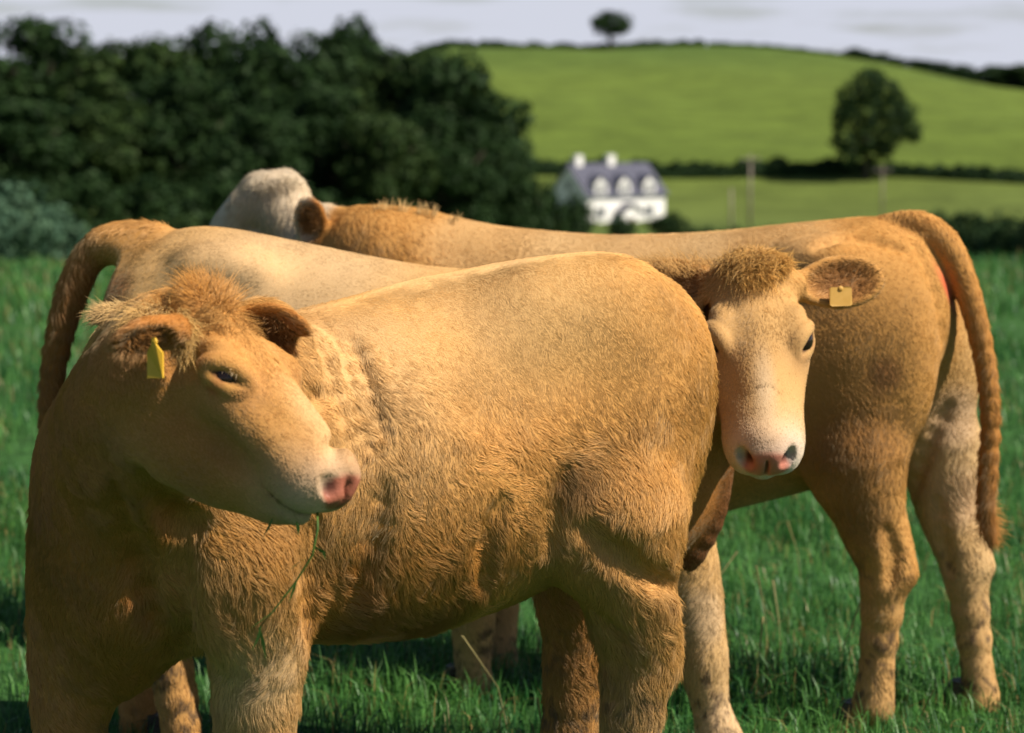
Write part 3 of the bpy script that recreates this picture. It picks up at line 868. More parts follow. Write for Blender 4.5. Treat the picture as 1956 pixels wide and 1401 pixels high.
def coat(b, base, count, seed, wave=0.5, K=5, width=0.0005, parent=None, cell=0.011, extra=None):
    r = np.random.default_rng(seed)
    V, F = b.V, b.F
    T = np.concatenate([F[:, [0, 1, 2]], F[:, [0, 2, 3]]])
    A = np.linalg.norm(np.cross(V[T[:, 1]] - V[T[:, 0]], V[T[:, 2]] - V[T[:, 0]]), axis=1) * 0.5
    cen = V[T].mean(1); nr = b.N[T[:, 0]]
    toc = unit(np.array([0, 0, CAMZ]) - cen)
    face = (nr * toc).sum(1)
    ln = b.lenv[T[:, 0]]
    w = A * np.where(face > -0.35, 1.0, 0.22) * np.where(ln > 0.003, 1, 0) * np.where(ln < .013, 1.7, 1.0)
    w = w * np.where(cen[:, 2] < .05, 0.2, 1.0)
    t = np.searchsorted(np.cumsum(w) / w.sum(), r.random(count))
    t = np.minimum(t, len(T) - 1)
    a, c = r.random(count), r.random(count)
    m = a + c > 1; a[m] = 1 - a[m]; c[m] = 1 - c[m]
    tri = T[t]

    def lerp(X):
        e = (1 - a - c)[:, None]; X = X if X.ndim == 2 else X[:, None]
        o = X[tri[:, 0]] * e + X[tri[:, 1]] * a[:, None] + X[tri[:, 2]] * c[:, None]
        return o
    P, N, Fl, Cl = lerp(V), unit(lerp(b.N)), lerp(b.flowv), lerp(b.colv)
    Ln, Lf = lerp(b.lenv)[:, 0], lerp(b.lift)[:, 0]
    keep = Ln > 0.003
    P, N, Fl, Cl, Ln, Lf = P[keep], N[keep], Fl[keep], Cl[keep], Ln[keep], Lf[keep]
    if extra is not None:
        P, N, Fl, Cl, Ln, Lf = [np.concatenate(x) for x in zip((P, N, Fl, Cl, Ln, Lf), extra)]
    n = len(P)
    cc, cid = clump_centres(P, cell, seed)
    big, bigid = clump_centres(P, cell * 3.2, seed + 50)
    tan = unit(Fl - N * (Fl * N).sum(1, keepdims=True))
    side = np.cross(N, tan)
    # the lie wanders in waves and tufts
    sleek = np.clip(Ln / .020, .28, 1.0)                       # short hair lies smooth
    ang = sleek * wave * (1.05 * vnoise(P, 7.0, seed) + 0.75 * vnoise(P, 19.0, seed + 3)) + sleek * (cid - .5) * wave * .45 + sleek * (bigid - .5) * wave * .65 + r.normal(0, .10, n)
    tan = tan * np.cos(ang)[:, None] + side * np.sin(ang)[:, None]
    side = np.cross(N, tan)
    L = Ln * (0.70 + 0.5 * r.random(n)) * (0.85 + 0.3 * cid) * (1 + .35 * vnoise(P, 8, seed + 15))
    lift = np.clip(Lf + sleek * ((cid - .5) * .12 + 0.06 * vnoise(P, 14, seed + 5)) + r.normal(0, .05, n), 0.03, 1.4)
    curl = (bigid - .5) * 2 * (0.25 + .5 * wave)
    pts = np.zeros((n, K, 3), np.float32)
    tip_c = unit(cc - P) * np.minimum(np.linalg.norm(cc - P, axis=1, keepdims=True), .012)
    ts = np.linspace(0, 1, K)
    for k in range(K):
        s_ = ts[k]
        # rises from the skin, then lies down and bends sideways
        f = tan * np.cos(lift)[:, None] * s_ + N * (np.sin(lift) * (s_ - 0.45 * s_ * s_))[:, None] + side * (curl * .45 * s_ * s_)[:, None]
        pts[:, k] = P + f * L[:, None] + tip_c * (0.60 * s_ * s_) * (np.minimum(1, L / .022) ** 2)[:, None] - N * (0.0015 if k == 0 else 0)
    # colour: streaks between tufts, tips a little paler
    v = 1 + 0.22 * vnoise(P, 5, seed + 7) + 0.16 * vnoise(P, 17, seed + 12) + sleek * (0.16 * (cid - .5) + 0.14 * (bigid - .5)) + r.normal(0, .04, n)
    warm = 0.10 * vnoise(P, 10, seed + 8) + .12 * sleek * (cid - .5)
    mud = mud_amount(P, seed)
    Cl = Cl * (1 - mud[:, None]) + np.array(MUD) * mud[:, None]
    tint = np.ones((n, 4), np.float32)
    tint[:, :3] = np.clip(Cl * v[:, None] * (1 + warm[:, None] * np.array([.3, 0, -.9])), 0.004, 0.9)
    hc = bpy.data.hair_curves.new('fur')
    hc.add_curves([K] * n)
    hc.attributes['position'].data.foreach_set('vector', (pts.reshape(-1, 3) - base.astype(np.float32)).ravel())
    ra = hc.attributes.new('radius', 'FLOAT', 'POINT')
    prof = np.array([1.0, .95, .8, .5, .08])[:K] if K == 5 else np.linspace(1, .1, K)
    wd = width * (0.7 + 0.6 * r.random(n))
    ra.data.foreach_set('value', (wd[:, None] * prof[None]).astype(np.float32).ravel())
    at_ = hc.attributes.new('tint', 'FLOAT_COLOR', 'CURVE'); at_.data.foreach_set('color', tint.ravel())
    ly = unit(N + tan * .25).astype(np.float32)
    al = hc.attributes.new('lay', 'FLOAT_VECTOR', 'CURVE'); al.data.foreach_set('vector', ly.ravel())
    hc.materials.append(M_HAIR)
    return link('fur', hc, parent)


def tuft(c, R, size, flow, length, colr, n, lift, seed, bend=0.0):
    """extra long hairs rooted in an ellipsoidal patch (mane, forelock, tail switch)"""
    r = np.random.default_rng(seed)
    g = unit(r.normal(size=(n, 3)))
    g = g * (r.random((n, 1)) ** .33)
    P = c + (g * np.array(size)) @ np.asarray(R).T
    f = flow(P) if callable(flow) else np.tile(np.asarray(flow, float), (n, 1))
    N = unit(r.normal(0, .35, (n, 3)) + np.array([0, -.4, .8]))
    Cl = np.tile(np.array(colr, float), (n, 1)) * (0.85 + .3 * r.random((n, 1)))
    return P, N, unit(f) + r.normal(0, .12, (n, 3)), Cl, np.full(n, length) * (.5 + .6 * r.random(n)), np.full(n, lift) + r.normal(0, .15, n)


def finish_cow(b, H, base, h_mesh, label, count, seed, wave, extras=None, width=.0005, cell=.011):
    root = empty('cow', base)
    tag(root, label, 'cow', 'cattle in the meadow')
    b.mesh(h_mesh)
    me = mesh_from_arrays('body', b.V - base, b.F, M_SKIN)
    a = me.color_attributes.new('tint', 'FLOAT_COLOR', 'POINT')
    cl = np.ones((len(b.V), 4), np.float32)
    var = 1 + .18 * fbm(b.V, 7, 3, seed)
    mud = mud_amount(b.V, seed)[:, None]
    b.colv = b.colv * (1 - mud) + np.array(MUD) * mud
    cl[:, :3] = np.clip(b.colv * var[:, None] * np.where(b.lenv > .003, .74, 1.0)[:, None], .004, .9)  # skin darkened under fur: shade between the hairs put into the colour
    a.data.foreach_set('color', cl.ravel())
    g = me.attributes.new('gloss', 'FLOAT', 'POINT'); g.data.foreach_set('value', b.gloss.astype(np.float32))
    link('body', me, root)
    V, F = uv_sphere(.0290 * H.sc * (1 + (H.es - 1) * .75))
    for s in (-1, 1):
        link('eye', mesh_from_arrays('eye', V, F, M_EYE), root, H.p(H.eye_frame[s][0] + H.eye_frame[s][2] * (-.0052 if H.es > 1.25 else -.0020)) - base)
    hoof_V, hoof_F = hoof_mesh()
    for bb, f, hd in feet:
        if bb is b:
            o = link('hoof', hoof_me, root, np.array([f[0], f[1], 0]) - base)
            o.rotation_euler = (0, 0, math.atan2(hd[1], hd[0]))
    ex = [np.concatenate(x) for x in zip(*extras)] if extras else None
    coat(b, base, count, seed, wave, parent=root, extra=ex, width=width, cell=cell)
    return root


def hoof_mesh():
    """cloven hoof: two claws, toe forward along x"""
    V, F = [], []
    for s in (-1, 1):
        o = len(V)
        prof = [(0.0, 1.0, .070), (0.02, 1.08, .045), (0.04, 1.2, 0.0)]
        ring = [(-.045, 0), (-.042, .018), (-.01, .030), (.03, .028), (.058, .014), (.064, 0), (.03, -.004), (-.01, -.004)]
        for dx, sc_, z in ((-.012, .86, .072), (-.004, .98, .04), (.004, 1.08, 0.0)):
            for x, y in ring:
                V.append((x * sc_ + dx, s * (y * sc_ + .006), z))
        n = len(ring)
        for k in range(2):
            for i in range(n):
                j = (i + 1) % n
                q = (o + k * n + i, o + k * n + j, o + (k + 1) * n + j, o + (k + 1) * n + i)
                F.append(q if s < 0 else q[::-1])
        F.append(tuple(o + i for i in range(n))); F.append(tuple(o + 2 * n + i for i in range(n)))
    return np.array(V), F


hoof_me = mesh_from_arrays('hoof', *hoof_mesh(), M_HOOF, smooth=False)


def ear_tag(root, base, c, R, u0, w, h, mat, pointed, off=(0, 0, 0)):
    """plastic tag: c centre, R columns = width, height, normal axes"""
    t = .0018
    if pointed:
        o = [(-.5, -.5), (.5, -.5), (.5, .12), (.14, .34), (.10, .5), (-.10, .5), (-.14, .34), (-.5, .12)]
    else:
        o = [(-.42, -.5), (.42, -.5), (.5, -.42), (.5, .42), (.42, .5), (-.42, .5), (-.5, .42), (-.5, -.42)]
    V, F = [], []
    for z in (-t, t):
        for x, y in o:
            bow = .004 * math.cos(x * 3)
            V.append(np.array(c) + R @ np.array([x * w, y * h, z + bow]) - base)
    n = len(o)
    F.append(tuple(range(n))[::-1]); F.append(tuple(range(n, 2 * n)))
    for i in range(n):
        j = (i + 1) % n
        F.append((i, j, n + j, n + i))
    tg = link('ear_tag', mesh_from_arrays('ear_tag', V, F, mat, smooth=False), root)
    # the round stud that holds it
    V, F = uv_sphere(.006, 12, 8)
    V = V * np.array([1, 1, .5])
    sc_ = np.array(c) + R @ np.array([0, h * (.40 if pointed else .42), .003]) - base
    link('stud', mesh_from_arrays('stud', V @ R.T + sc_, F, mat), tg)
    return tg


AXES = np.eye(3)
def build_front():
    b1, H1, base1 = cow_front()
    ex1 = []
    # forelock and nape of the front cow
    ex1.append(tuft(H1.p((.015, 0, .0)), H1.R, (.036, .045, .018), lambda P: unit(P - H1.p((.05, 0, -.12))) + np.array([-.55, 0, 1.5]), .055, (0.50, .235, .055), 2200, .5, 1))
    ex1.append(tuft(H1.p((.06, 0, -.005)), H1.R, (.05, .07, .02), H1.d((.8, -.25, .25)), .035, (0.46, .24, .07), 1500, .35, 2))
    ex1.append(tuft(at(240, 602, 3.90), AXES, (.06, .05, .022), (-.8, -.15, -.55), .030, (0.60, .38, .15), 1700, .22, 3))
    ex1.append(tuft(at(305, 615, 3.64), AXES, (.05, .04, .03), (-.7, -.35, -.4), .05, (0.56, .34, .12), 1500, .35, 4))
    ex1.append(tuft(at(345, 640, 3.55), AXES, (.022, .02, .045), (.1, -.4, -.9), .04, (0.54, .32, .10), 500, .3, 5))
    ex1.append(tuft(H1.p(H1.eye_frame[-1][0] + H1.eye_frame[-1][2] * .026 + H1.eye_frame[-1][3] * .016), H1.R, (.022, .002, .002), H1.d((.0, -.95, -.25)), .013, (0.55, .40, .24), 40, .05, 6))
    c, R = H1.ear_frames[1]
    ex1.append(tuft(c, R, (.045, .035, .006), lambda P: (P - c) * 12 + R[:, 2] * .8 + R[:, 0] * .3, .022, (0.30, .13, .035), 900, .6, 51))
    c, R = H1.ear_frames[-1]
    ex1.append(tuft(c, R, (.045, .030, .006), lambda P: (P - c) * 12 + R[:, 2] * .8 + R[:, 0] * .3, .020, (0.34, .15, .04), 700, .6, 52))
    cow1 = finish_cow(b1, H1, base1, .0065, 'cow in front, head turned back over its flank, grass stalk in its mouth', 360000, 11, .62, ex1, cell=.012, width=.00042)
    c, R = H1.ear_frames[-1]
    tw = unit(np.array([.9, -.4, .05])); th = np.array([.12, .05, 1.0]); th = unit(th - tw * (th @ tw))
    ear_tag(cow1, base1, at(297, 684, 3.455), np.stack([tw, th, np.cross(tw, th)], 1), 0, .028, .062, M_TAG, True)


def build_middle():
    b2, H2, base2 = cow_middle()
    ex2 = [tuft(H2.p((.005, 0, .01)), H2.R, (.035, .085, .03), lambda P: unit(P - H2.p((-.02, 0, -.02))) * .9 + H2.d((.75, 0, .3)), .05, (0.56, .32, .10), 2600, .35, 6),
           tuft(at(1290, 515, 5.05), AXES, (.10, .06, .02), (-.4, 0, .6), .045, (0.56, .31, .10), 700, .6, 7)]
    ex2.append(tuft(H2.p((.02, 0, .004)), H2.R, (.025, .060, .010), lambda P: H2.d((1, 0, .12)) + (P - H2.p((.03, 0, 0))) * 3, .075, (0.60, .34, .10), 1100, .12, 53))
    cow2 = finish_cow(b2, H2, base2, .0072, 'pale cow in the middle facing us, peering round the rump of the front cow', 230000, 12, .40, ex2)
    c, R = H2.ear_frames[1]
    tw = unit(np.array([1, .1, .02])); th = np.array([0, .15, 1.0]); th = unit(th - tw * (th @ tw))
    ear_tag(cow2, base2, c + R @ np.array([.005, 0, 0]) + np.array([-.010, -.034, -.030]), np.stack([tw, th, np.cross(tw, th)], 1), 0, .050, .042, M_TAG_PALE, False)


def build_back():
    b3, H3, base3 = cow_back()
    ex3 = [tuft(at(525, 350, 6.35), AXES, (.065, .05, .022), lambda P: (P - at(525, 370, 6.36)) * np.array([14., 8, 3]) + np.array([0, -.5, -.55]), .045, (0.70, .58, .42), 1500, .30, 8)]
    for i, (u, v) in enumerate(((720, 398), (740, 396), (805, 402), (825, 406), (865, 418), (770, 398))):
        ex3.append(tuft(at(u, v + 6, 6.2 - .0003 * (u - 700)), AXES, (.022, .02, .008), (.25, 0, 1.0), .055, (0.60, .38, .15), 34, 1.2, 30 + i))
    ex3.append(tuft(at(1888, 990, 5.76), AXES, (.014, .014, .06), (.03, 0, -1), .06, (0.46, .21, .05), 700, .02, 40))
    c, R = H3.ear_frames[1]
    ex3.append(tuft(c, R, (.045, .030, .008), lambda P: (P - c) * 14 + R[:, 2] * .7 + R[:, 0] * .4, .030, (0.34, .15, .04), 900, .6, 54))
    ex3.append(tuft(c, R, (.055, .040, .004), lambda P: (P - c) * 22, .022, (0.50, .25, .06), 900, .3, 55))
    cow3 = finish_cow(b3, H3, base3, .0078, 'cow at the back, rump and long tail at right, pale head turned away', 220000, 13, .50, ex3)


build_front()
build_middle()
build_back()


# ------------------------------------------------------------------ land
def land_z(x, y):
    x = np.asarray(x, float); y = np.asarray(y, float)
    ky = np.array([-80, 0, 17, 24, 40, 70, 110, 160, 205, 250, 262, 300, 330, 380, 450, 520, 565, 640, 900, 1600, 3000.])
    kz = np.array([.6, 0, 0, -.22, -1.5, -4.2, -7.0, -9.6, -11.6, -12.2, -11.9, -8.8, -6.0, -.8, 6.6, 12.4, 14.2, 14.0, 8.0, 4.0, 0.])
    z = np.interp(y, ky, kz)
    far = smooth01((y - 330) / 230)
    z = z - far * 17.0 * smooth01((x - 58) / 100) - smooth01((y - 250) / 200) * 16.0 * smooth01((-x - 14) / 45)
    wood = smooth01((y - 90) / 60) * (1 - smooth01((y - 230) / 60)) * smooth01((-x - 2) / 30)
    z = z + wood * 3.0
    bump = smooth01((y - 16) / 20)
    return z + bump * (.35 * np.sin(x * .11 + y * .05) + .25 * np.sin(x * .05 - y * .083 + 1))


def smooth_rows(a, n):
    k = np.hanning(n); k /= k.sum()
    return np.convolve(np.pad(a, n // 2, 'edge'), k, 'valid')


ys = np.concatenate([np.linspace(-80, 0, 9)[:-1], np.linspace(0, 30, 46)[:-1], np.linspace(30, 120, 46)[:-1], np.linspace(120, 700, 146)[:-1], np.linspace(700, 3000, 30)])
xs = np.concatenate([np.linspace(-1500, -160, 24)[:-1], np.linspace(-160, 160, 121)[:-1], np.linspace(160, 1500, 24)])
GX, GY = np.meshgrid(xs, ys)
GZ = land_z(GX, GY)
for _ in range(2):
    GZ[1:-1] = GZ[:-2] * .25 + GZ[1:-1] * .5 + GZ[2:] * .25
GZ[(GY < 17)] = np.where(GY[GY < 17] >= 0, 0, GZ[GY < 17])
V = np.stack([GX.ravel(), GY.ravel(), GZ.ravel()], 1)
nx, ny = len(xs), len(ys)
i, j = np.meshgrid(np.arange(nx - 1), np.arange(ny - 1))
a = (j * nx + i).ravel()
F = np.stack([a, a + 1, a + 1 + nx, a + nx], 1)


def ground_z(x, y):
    """height of the built ground sheet"""
    ix = np.clip(np.searchsorted(xs, x) - 1, 0, nx - 2); iy = np.clip(np.searchsorted(ys, y) - 1, 0, ny - 2)
    tx = (x - xs[ix]) / (xs[ix + 1] - xs[ix]); ty = (y - ys[iy]) / (ys[iy + 1] - ys[iy])
    return (GZ[iy, ix] * (1 - tx) * (1 - ty) + GZ[iy, ix + 1] * tx * (1 - ty) + GZ[iy + 1, ix] * (1 - tx) * ty + GZ[iy + 1, ix + 1] * tx * ty)


def ground_mat():
    m, n, l, b = new_mat('pasture')
    tc = n.new('ShaderNodeTexCoord'); sep = n.new('ShaderNodeSeparateXYZ')
    l.new(tc.outputs['Object'], sep.inputs[0])
    # which field: near meadow, valley pasture, hill pasture
    mr = n.new('ShaderNodeMapRange'); mr.inputs['From Min'].default_value = 0; mr.inputs['From Max'].default_value = 700
    l.new(sep.outputs['Y'], mr.inputs['Value'])
    r = n.new('ShaderNodeValToRGB'); cr = r.color_ramp
    cols = [(0.0, (.030, .085, .022)), (0.028, (.035, .095, .024)), (.06, (.055, .115, .026)), (.20, (.07, .125, .028)), (.375, (.092, .122, .028)),
            (.426, (.094, .126, .026)), (.435, (.092, .132, .022)), (.62, (.098, .138, .024)), (.80, (.068, .112, .024))]
    cr.elements[0].position, cr.elements[0].color = cols[0][0], (*cols[0][1], 1)
    cr.elements[1].position, cr.elements[1].color = cols[-1][0], (*cols[-1][1], 1)
    for p, c in cols[1:-1]:
        e = cr.elements.new(p); e.color = (*c, 1)
    l.new(mr.outputs['Result'], r.inputs['Fac'])
    # tufts and mown streaks
    mp = n.new('ShaderNodeMapping'); mp.inputs['Scale'].default_value = (.12, .16, .1)
    l.new(tc.outputs['Object'], mp.inputs['Vector'])
    t1 = n.new('ShaderNodeTexNoise'); t1.inputs['Scale'].default_value = 1.0; t1.inputs['Detail'].default_value = 8; t1.inputs['Roughness'].default_value = .7
    l.new(mp.outputs['Vector'], t1.inputs['Vector'])
    mr2 = n.new('ShaderNodeMapRange'); mr2.inputs['From Min'].default_value = .3; mr2.inputs['From Max'].default_value = .7
    mr2.inputs['To Min'].default_value = .62; mr2.inputs['To Max'].default_value = 1.3
    l.new(t1.outputs['Fac'], mr2.inputs['Value'])
    t2 = n.new('ShaderNodeTexNoise'); t2.inputs['Scale'].default_value = 7.0; t2.inputs['Detail'].default_value = 6
    l.new(tc.outputs['Object'], t2.inputs['Vector'])
    mr3 = n.new('ShaderNodeMapRange'); mr3.inputs['From Min'].default_value = .3; mr3.inputs['From Max'].default_value = .7
    mr3.inputs['To Min'].default_value = .7; mr3.inputs['To Max'].default_value = 1.3
    l.new(t2.outputs['Fac'], mr3.inputs['Value'])
    mu = n.new('ShaderNodeMath'); mu.operation = 'MULTIPLY'
    l.new(mr2.outputs['Result'], mu.inputs[0]); l.new(mr3.outputs['Result'], mu.inputs[1])
    mx = n.new('ShaderNodeVectorMath'); mx.operation = 'SCALE'
    l.new(r.outputs['Color'], mx.inputs[0]); l.new(mu.outputs[0], mx.inputs['Scale'])
    l.new(mx.outputs[0], b.inputs['Base Color'])
    b.inputs['Roughness'].default_value = .95; b.inputs['Specular IOR Level'].default_value = .1
    bp = n.new('ShaderNodeBump'); bp.inputs['Strength'].default_value = .6; bp.inputs['Distance'].default_value = .15
    l.new(t2.outputs['Fac'], bp.inputs['Height']); l.new(bp.outputs['Normal'], b.inputs['Normal'])
    return m


tag(link('ground', mesh_from_arrays('ground', V, F, ground_mat())), 'rolling green pasture falling to a valley and rising to a hill', 'ground', kind='structure')


# ------------------------------------------------------------------ leaves, trees, hedges
def leaf_mat(name, c1, c2, trans=.35):
    m = bpy.data.materials.new(name); m.use_nodes = True
    n, l = m.node_tree.nodes, m.node_tree.links
    n.clear()
    out = n.new('ShaderNodeOutputMaterial')
    geo = n.new('ShaderNodeNewGeometry')
    r = n.new('ShaderNodeValToRGB')
    r.color_ramp.elements[0].color = (*c1, 1); r.color_ramp.elements[1].color = (*c2, 1)
    l.new(geo.outputs['Random Per Island'], r.inputs['Fac'])
    d = n.new('ShaderNodeBsdfPrincipled'); d.inputs['Roughness'].default_value = .6; d.inputs['Specular IOR Level'].default_value = .08
    t = n.new('ShaderNodeBsdfTranslucent')
    ms = n.new('ShaderNodeMixShader'); ms.inputs[0].default_value = trans
    l.new(r.outputs['Color'], d.inputs['Base Color']); l.new(r.outputs['Color'], t.inputs['Color'])
    l.new(d.outputs[0], ms.inputs[1]); l.new(t.outputs[0], ms.inputs[2]); l.new(ms.outputs[0], out.inputs['Surface'])
    return m


M_LEAF = leaf_mat('leaf_dark', (.008, .022, .007), (.028, .056, .017), .2)
M_LEAF_WARM = leaf_mat('leaf_mid', (.011, .027, .008), (.036, .062, .016), .2)
M_LEAF_BLUE = leaf_mat('leaf_willow', (.045, .095, .060), (.09, .16, .095), .25)
M_HEDGE = leaf_mat('leaf_hedge', (.012, .030, .012), (.035, .065, .022), .2)
M_BARK = noise_mat('bark', (.035, .028, .02), (.085, .068, .05), 6, .9, .6, 20)


def leaf_quads(P, N, size, r):
    """one bent leaf-cluster quad at each point, turned roughly along N"""
    n = len(P)
    a = unit(N + r.normal(0, .55, (n, 3)))
    t = unit(np.cross(a, r.normal(size=(n, 3))))
    s = np.cross(a, t)
    z = size * (.6 + .8 * r.random((n, 1)))
    q = np.stack([P - t * z * .5, P + s * z * .36 + a * z * .10, P + t * z * .5, P - s * z * .36 + a * z * .10], 1)
    return q.reshape(-1, 3), np.arange(4 * n).reshape(n, 4)


def crown_mesh(name, lumps, leaves, size, mat, seed):
    """lumps: (centre, radii) balls of foliage; leaves thicker on the outside"""
    r = np.random.default_rng(seed)
    PP, NN = [], []
    vol = np.array([np.prod(rd) ** (2 / 3) for _, rd in lumps]); vol = vol / vol.sum()
    for (c, rd), w in zip(lumps, vol):
        k = max(8, int(leaves * w))
        g = unit(r.normal(size=(k, 3)))
        rad = (.55 + .45 * r.random((k, 1)) ** .5) * (1 + .22 * vnoise(g * 2.3 + np.array(c), 1.0, seed)[:, None])
        PP.append(np.array(c) + g * rad * np.array(rd)); NN.append(g + np.array([0, 0, .35]))
    V, F = leaf_quads(np.concatenate(PP), np.concatenate(NN), size, r)
    return mesh_from_arrays(name, V, F, mat, smooth=False)


def tube_mesh(name, paths, mat, sides=8):
    V, F = [], []
    for pts, rad in paths:
        pts = [np.array(p, float) for p in pts]
        o = len(V)
        for k, p in enumerate(pts):
            d = unit(pts[min(k + 1, len(pts) - 1)] - pts[max(k - 1, 0)])
            x = unit(np.cross(d, [.3, .9, .1])); y = np.cross(d, x)
            for j in range(sides):
                t = 2 * math.pi * j / sides
                V.append(p + (x * math.cos(t) + y * math.sin(t)) * rad[k])
        for k in range(len(pts) - 1):
            for j in range(sides):
                F.append((o + k * sides + j, o + k * sides + (j + 1) % sides, o + (k + 1) * sides + (j + 1) % sides, o + (k + 1) * sides + j))
        F.append(tuple(o + j for j in range(sides))[::-1])
        F.append(tuple(o + (len(pts) - 1) * sides + j for j in range(sides)))
    return mesh_from_arrays(name, V, F, mat)


def tree_kind(seed, Ht, Wd, leaves, size, mat, low=.12, lob=None, tk=1.0):
    """a broadleaf tree of height Ht, crown width Wd: crown mesh, trunk mesh"""
    r = np.random.default_rng(seed)
    lumps = []
    cz, rz, rx = Ht * (.5 + low / 2), Ht * (.5 - low / 2), Wd / 2
    for k in range(46):
        g = unit(r.normal(size=3)); g[2] = g[2] * .9 + .05
        rad = r.uniform(.45, .86)
        taper = 1 - .30 * max(0, g[2])
        c = np.array([g[0] * rx * rad * taper, g[1] * rx * rad * taper, cz + g[2] * rz * rad])
        q = r.uniform(.17, .30) * Wd * .62
        lumps.append((c, (q, q, q * r.uniform(.65, .95))))
    lumps.append(((0, 0, cz), (rx * .55, rx * .55, rz * .6)))
    if lob: lumps = lob(r)
    cm = crown_mesh('crown', lumps, leaves, size, mat, seed)
    paths = [([(0, 0, -.6), (0.05, 0, Ht * .12), (-.05, .1, Ht * .3), (.1, 0, Ht * .62)], [Ht * .030 * tk, Ht * .023 * tk, Ht * .018 * tk, Ht * .006 * tk])]
    for k in range(7):
        t = 2 * math.pi * k / 7 + r.uniform(-.3, .3); z0 = Ht * r.uniform(.16, .4)
        e = np.array([math.cos(t) * rx * .62, math.sin(t) * rx * .62, z0 + Ht * r.uniform(.16, .34)])
        paths.append(([(0, 0, z0), e * np.array([.45, .45, 1]) + np.array([0, 0, -(e[2] - z0) * .5]), e], [Ht * .012, Ht * .008, Ht * .003]))
    return cm, tube_mesh('trunk', paths, M_BARK)


def place_tree(kind, name, x, y, rot, sc, label, group=None, cat='tree', z=None):
    cm, tm = kind
    o = empty(name, (x, y, ground_z(np.array(x), np.array(y)) if z is None else z))
    o.rotation_euler = (0, 0, rot); o.scale = sc
    tag(o, label, cat, group)
    link('trunk', tm, o); link('crown', cm, o)
    return o


def ux(u, Y): return (u - 978.0) / FPX * Y


def vz(v, Y): return at(978, v, Y)[2]


woods = [tree_kind(100 + k, 13.0, 10.0, 9000, .46, M_LEAF if k != 2 else M_LEAF_WARM, low=-.10) for k in range(4)]
# the wood at the left: (centre column, top row, width in px, distance), what tells each tree
WOOD = [
    (-70, 36, 340, 176, 'back row tree cut by the left edge of the picture'),
    (85, 36, 340, 180, 'tall back row tree second from the left edge of the wood'),
    (245, 44, 330, 172, 'broad back row tree behind the left cow rump in the wood'),
    (385, 52, 310, 182, 'back row tree with a small gap of sky over it'),
    (520, 66, 290, 170, 'back row tree above the pale head of the far cow'),
    (650, 56, 300, 180, 'back row tree right of the far cow head'),
    (775, 62, 320, 172, 'tall tree near the right end of the wood skyline'),
    (868, 105, 330, 165, 'sloping last tall tree where the wood meets the hill'),
    (700, 60, 300, 184, 'back row tree behind the crest of the far cow neck'),
    (30, 190, 300, 140, 'front row tree at the left edge above the pale bush'),
    (200, 170, 270, 146, 'rounded front row tree second from the left edge'),
    (345, 130, 280, 150, 'front row tree with bright rounded right shoulder'),
    (490, 210, 230, 142, 'lower front row tree behind the pale cow head'),
    (605, 160, 240, 150, 'front row tree with lit clumps in the middle of the wood'),
    (725, 190, 240, 146, 'dark front row tree right of the wood centre'),
    (850, 215, 250, 150, 'front row tree at the right end of the wood'),
    (940, 265, 200, 156, 'low rounded tree closing the right end of the wood'),
]
r0 = np.random.default_rng(5)
for k, (u, vt, wpx, Y, lab) in enumerate(WOOD):
    x = ux(u, Y); zg = float(ground_z(np.array(x), np.array(Y))); Ht = vz(vt, Y) - zg
    w = wpx / FPX * Y
    place_tree(woods[k % 4], 'broadleaf_tree', x, Y, r0.uniform(0, 6), (w / 10.0, w / 10.0, Ht / 13.0 * 1.14), lab, 'trees of the wood')

# low growth along the foot of the wood and by the house
shrub = [tree_kind(200 + k, 3.0, 4.2, 1500, .30, m, low=.02) for k, m in enumerate((M_LEAF_BLUE, M_LEAF_WARM, M_LEAF))]
SHRUB = [
    (20, 348, 200, 78, 0, 'pale blue green willow bush at the left edge'), (120, 392, 130, 84, 0, 'smaller pale bush right of the willow bush'),
    (215, 408, 150, 92, 1, 'low bright green bush above the left cow tail'), (330, 402, 160, 96, 1, 'low bright green bush above the left cow back'),
    (450, 400, 140, 100, 2, 'dark low bush in front of the wood, left of the pale head'),
    (990, 318, 130, 170, 2, 'dark bush at the right foot of the wood'), (1040, 352, 110, 190, 2, 'dark bush left of the white house gable'),
    (1095, 372, 90, 205, 2, 'dark rounded bush in front of the white house gable'), (960, 375, 150, 165, 2, 'dark low bush behind the far cow neck'),
    (1190, 414, 70, 215, 2, 'small bush under the white house porch'), (1275, 405, 90, 215, 2, 'small bush at the right corner of the white house'),
    (860, 380, 150, 150, 2, 'dark low bush below the end of the wood'), (150, 330, 230, 126, 2, 'big dark bush at the foot of the wood behind the pale bushes'),
    (285, 336, 220, 128, 2, 'big dark bush at the foot of the wood above the left cow hip'), (405, 330, 210, 130, 2, 'big dark bush at the foot of the wood left of the pale head'), (560, 340, 210, 132, 2, 'big dark bush at the foot of the wood behind the pale head'), (700, 385, 170, 140, 2, 'dark low bush behind the far cow crest'),
]
for k, (u, vt, wpx, Y, kd, lab) in enumerate(SHRUB):
    x = ux(u, Y); zg = float(ground_z(np.array(x), np.array(Y))); Ht = max(1.2, vz(vt, Y) - zg); w = wpx / FPX * Y
    place_tree(shrub[kd], 'bush', x, Y, r0.uniform(0, 6), (w / 4.2, w / 4.2, Ht / 3.0), lab, 'bushes by the wood and house', 'bush')


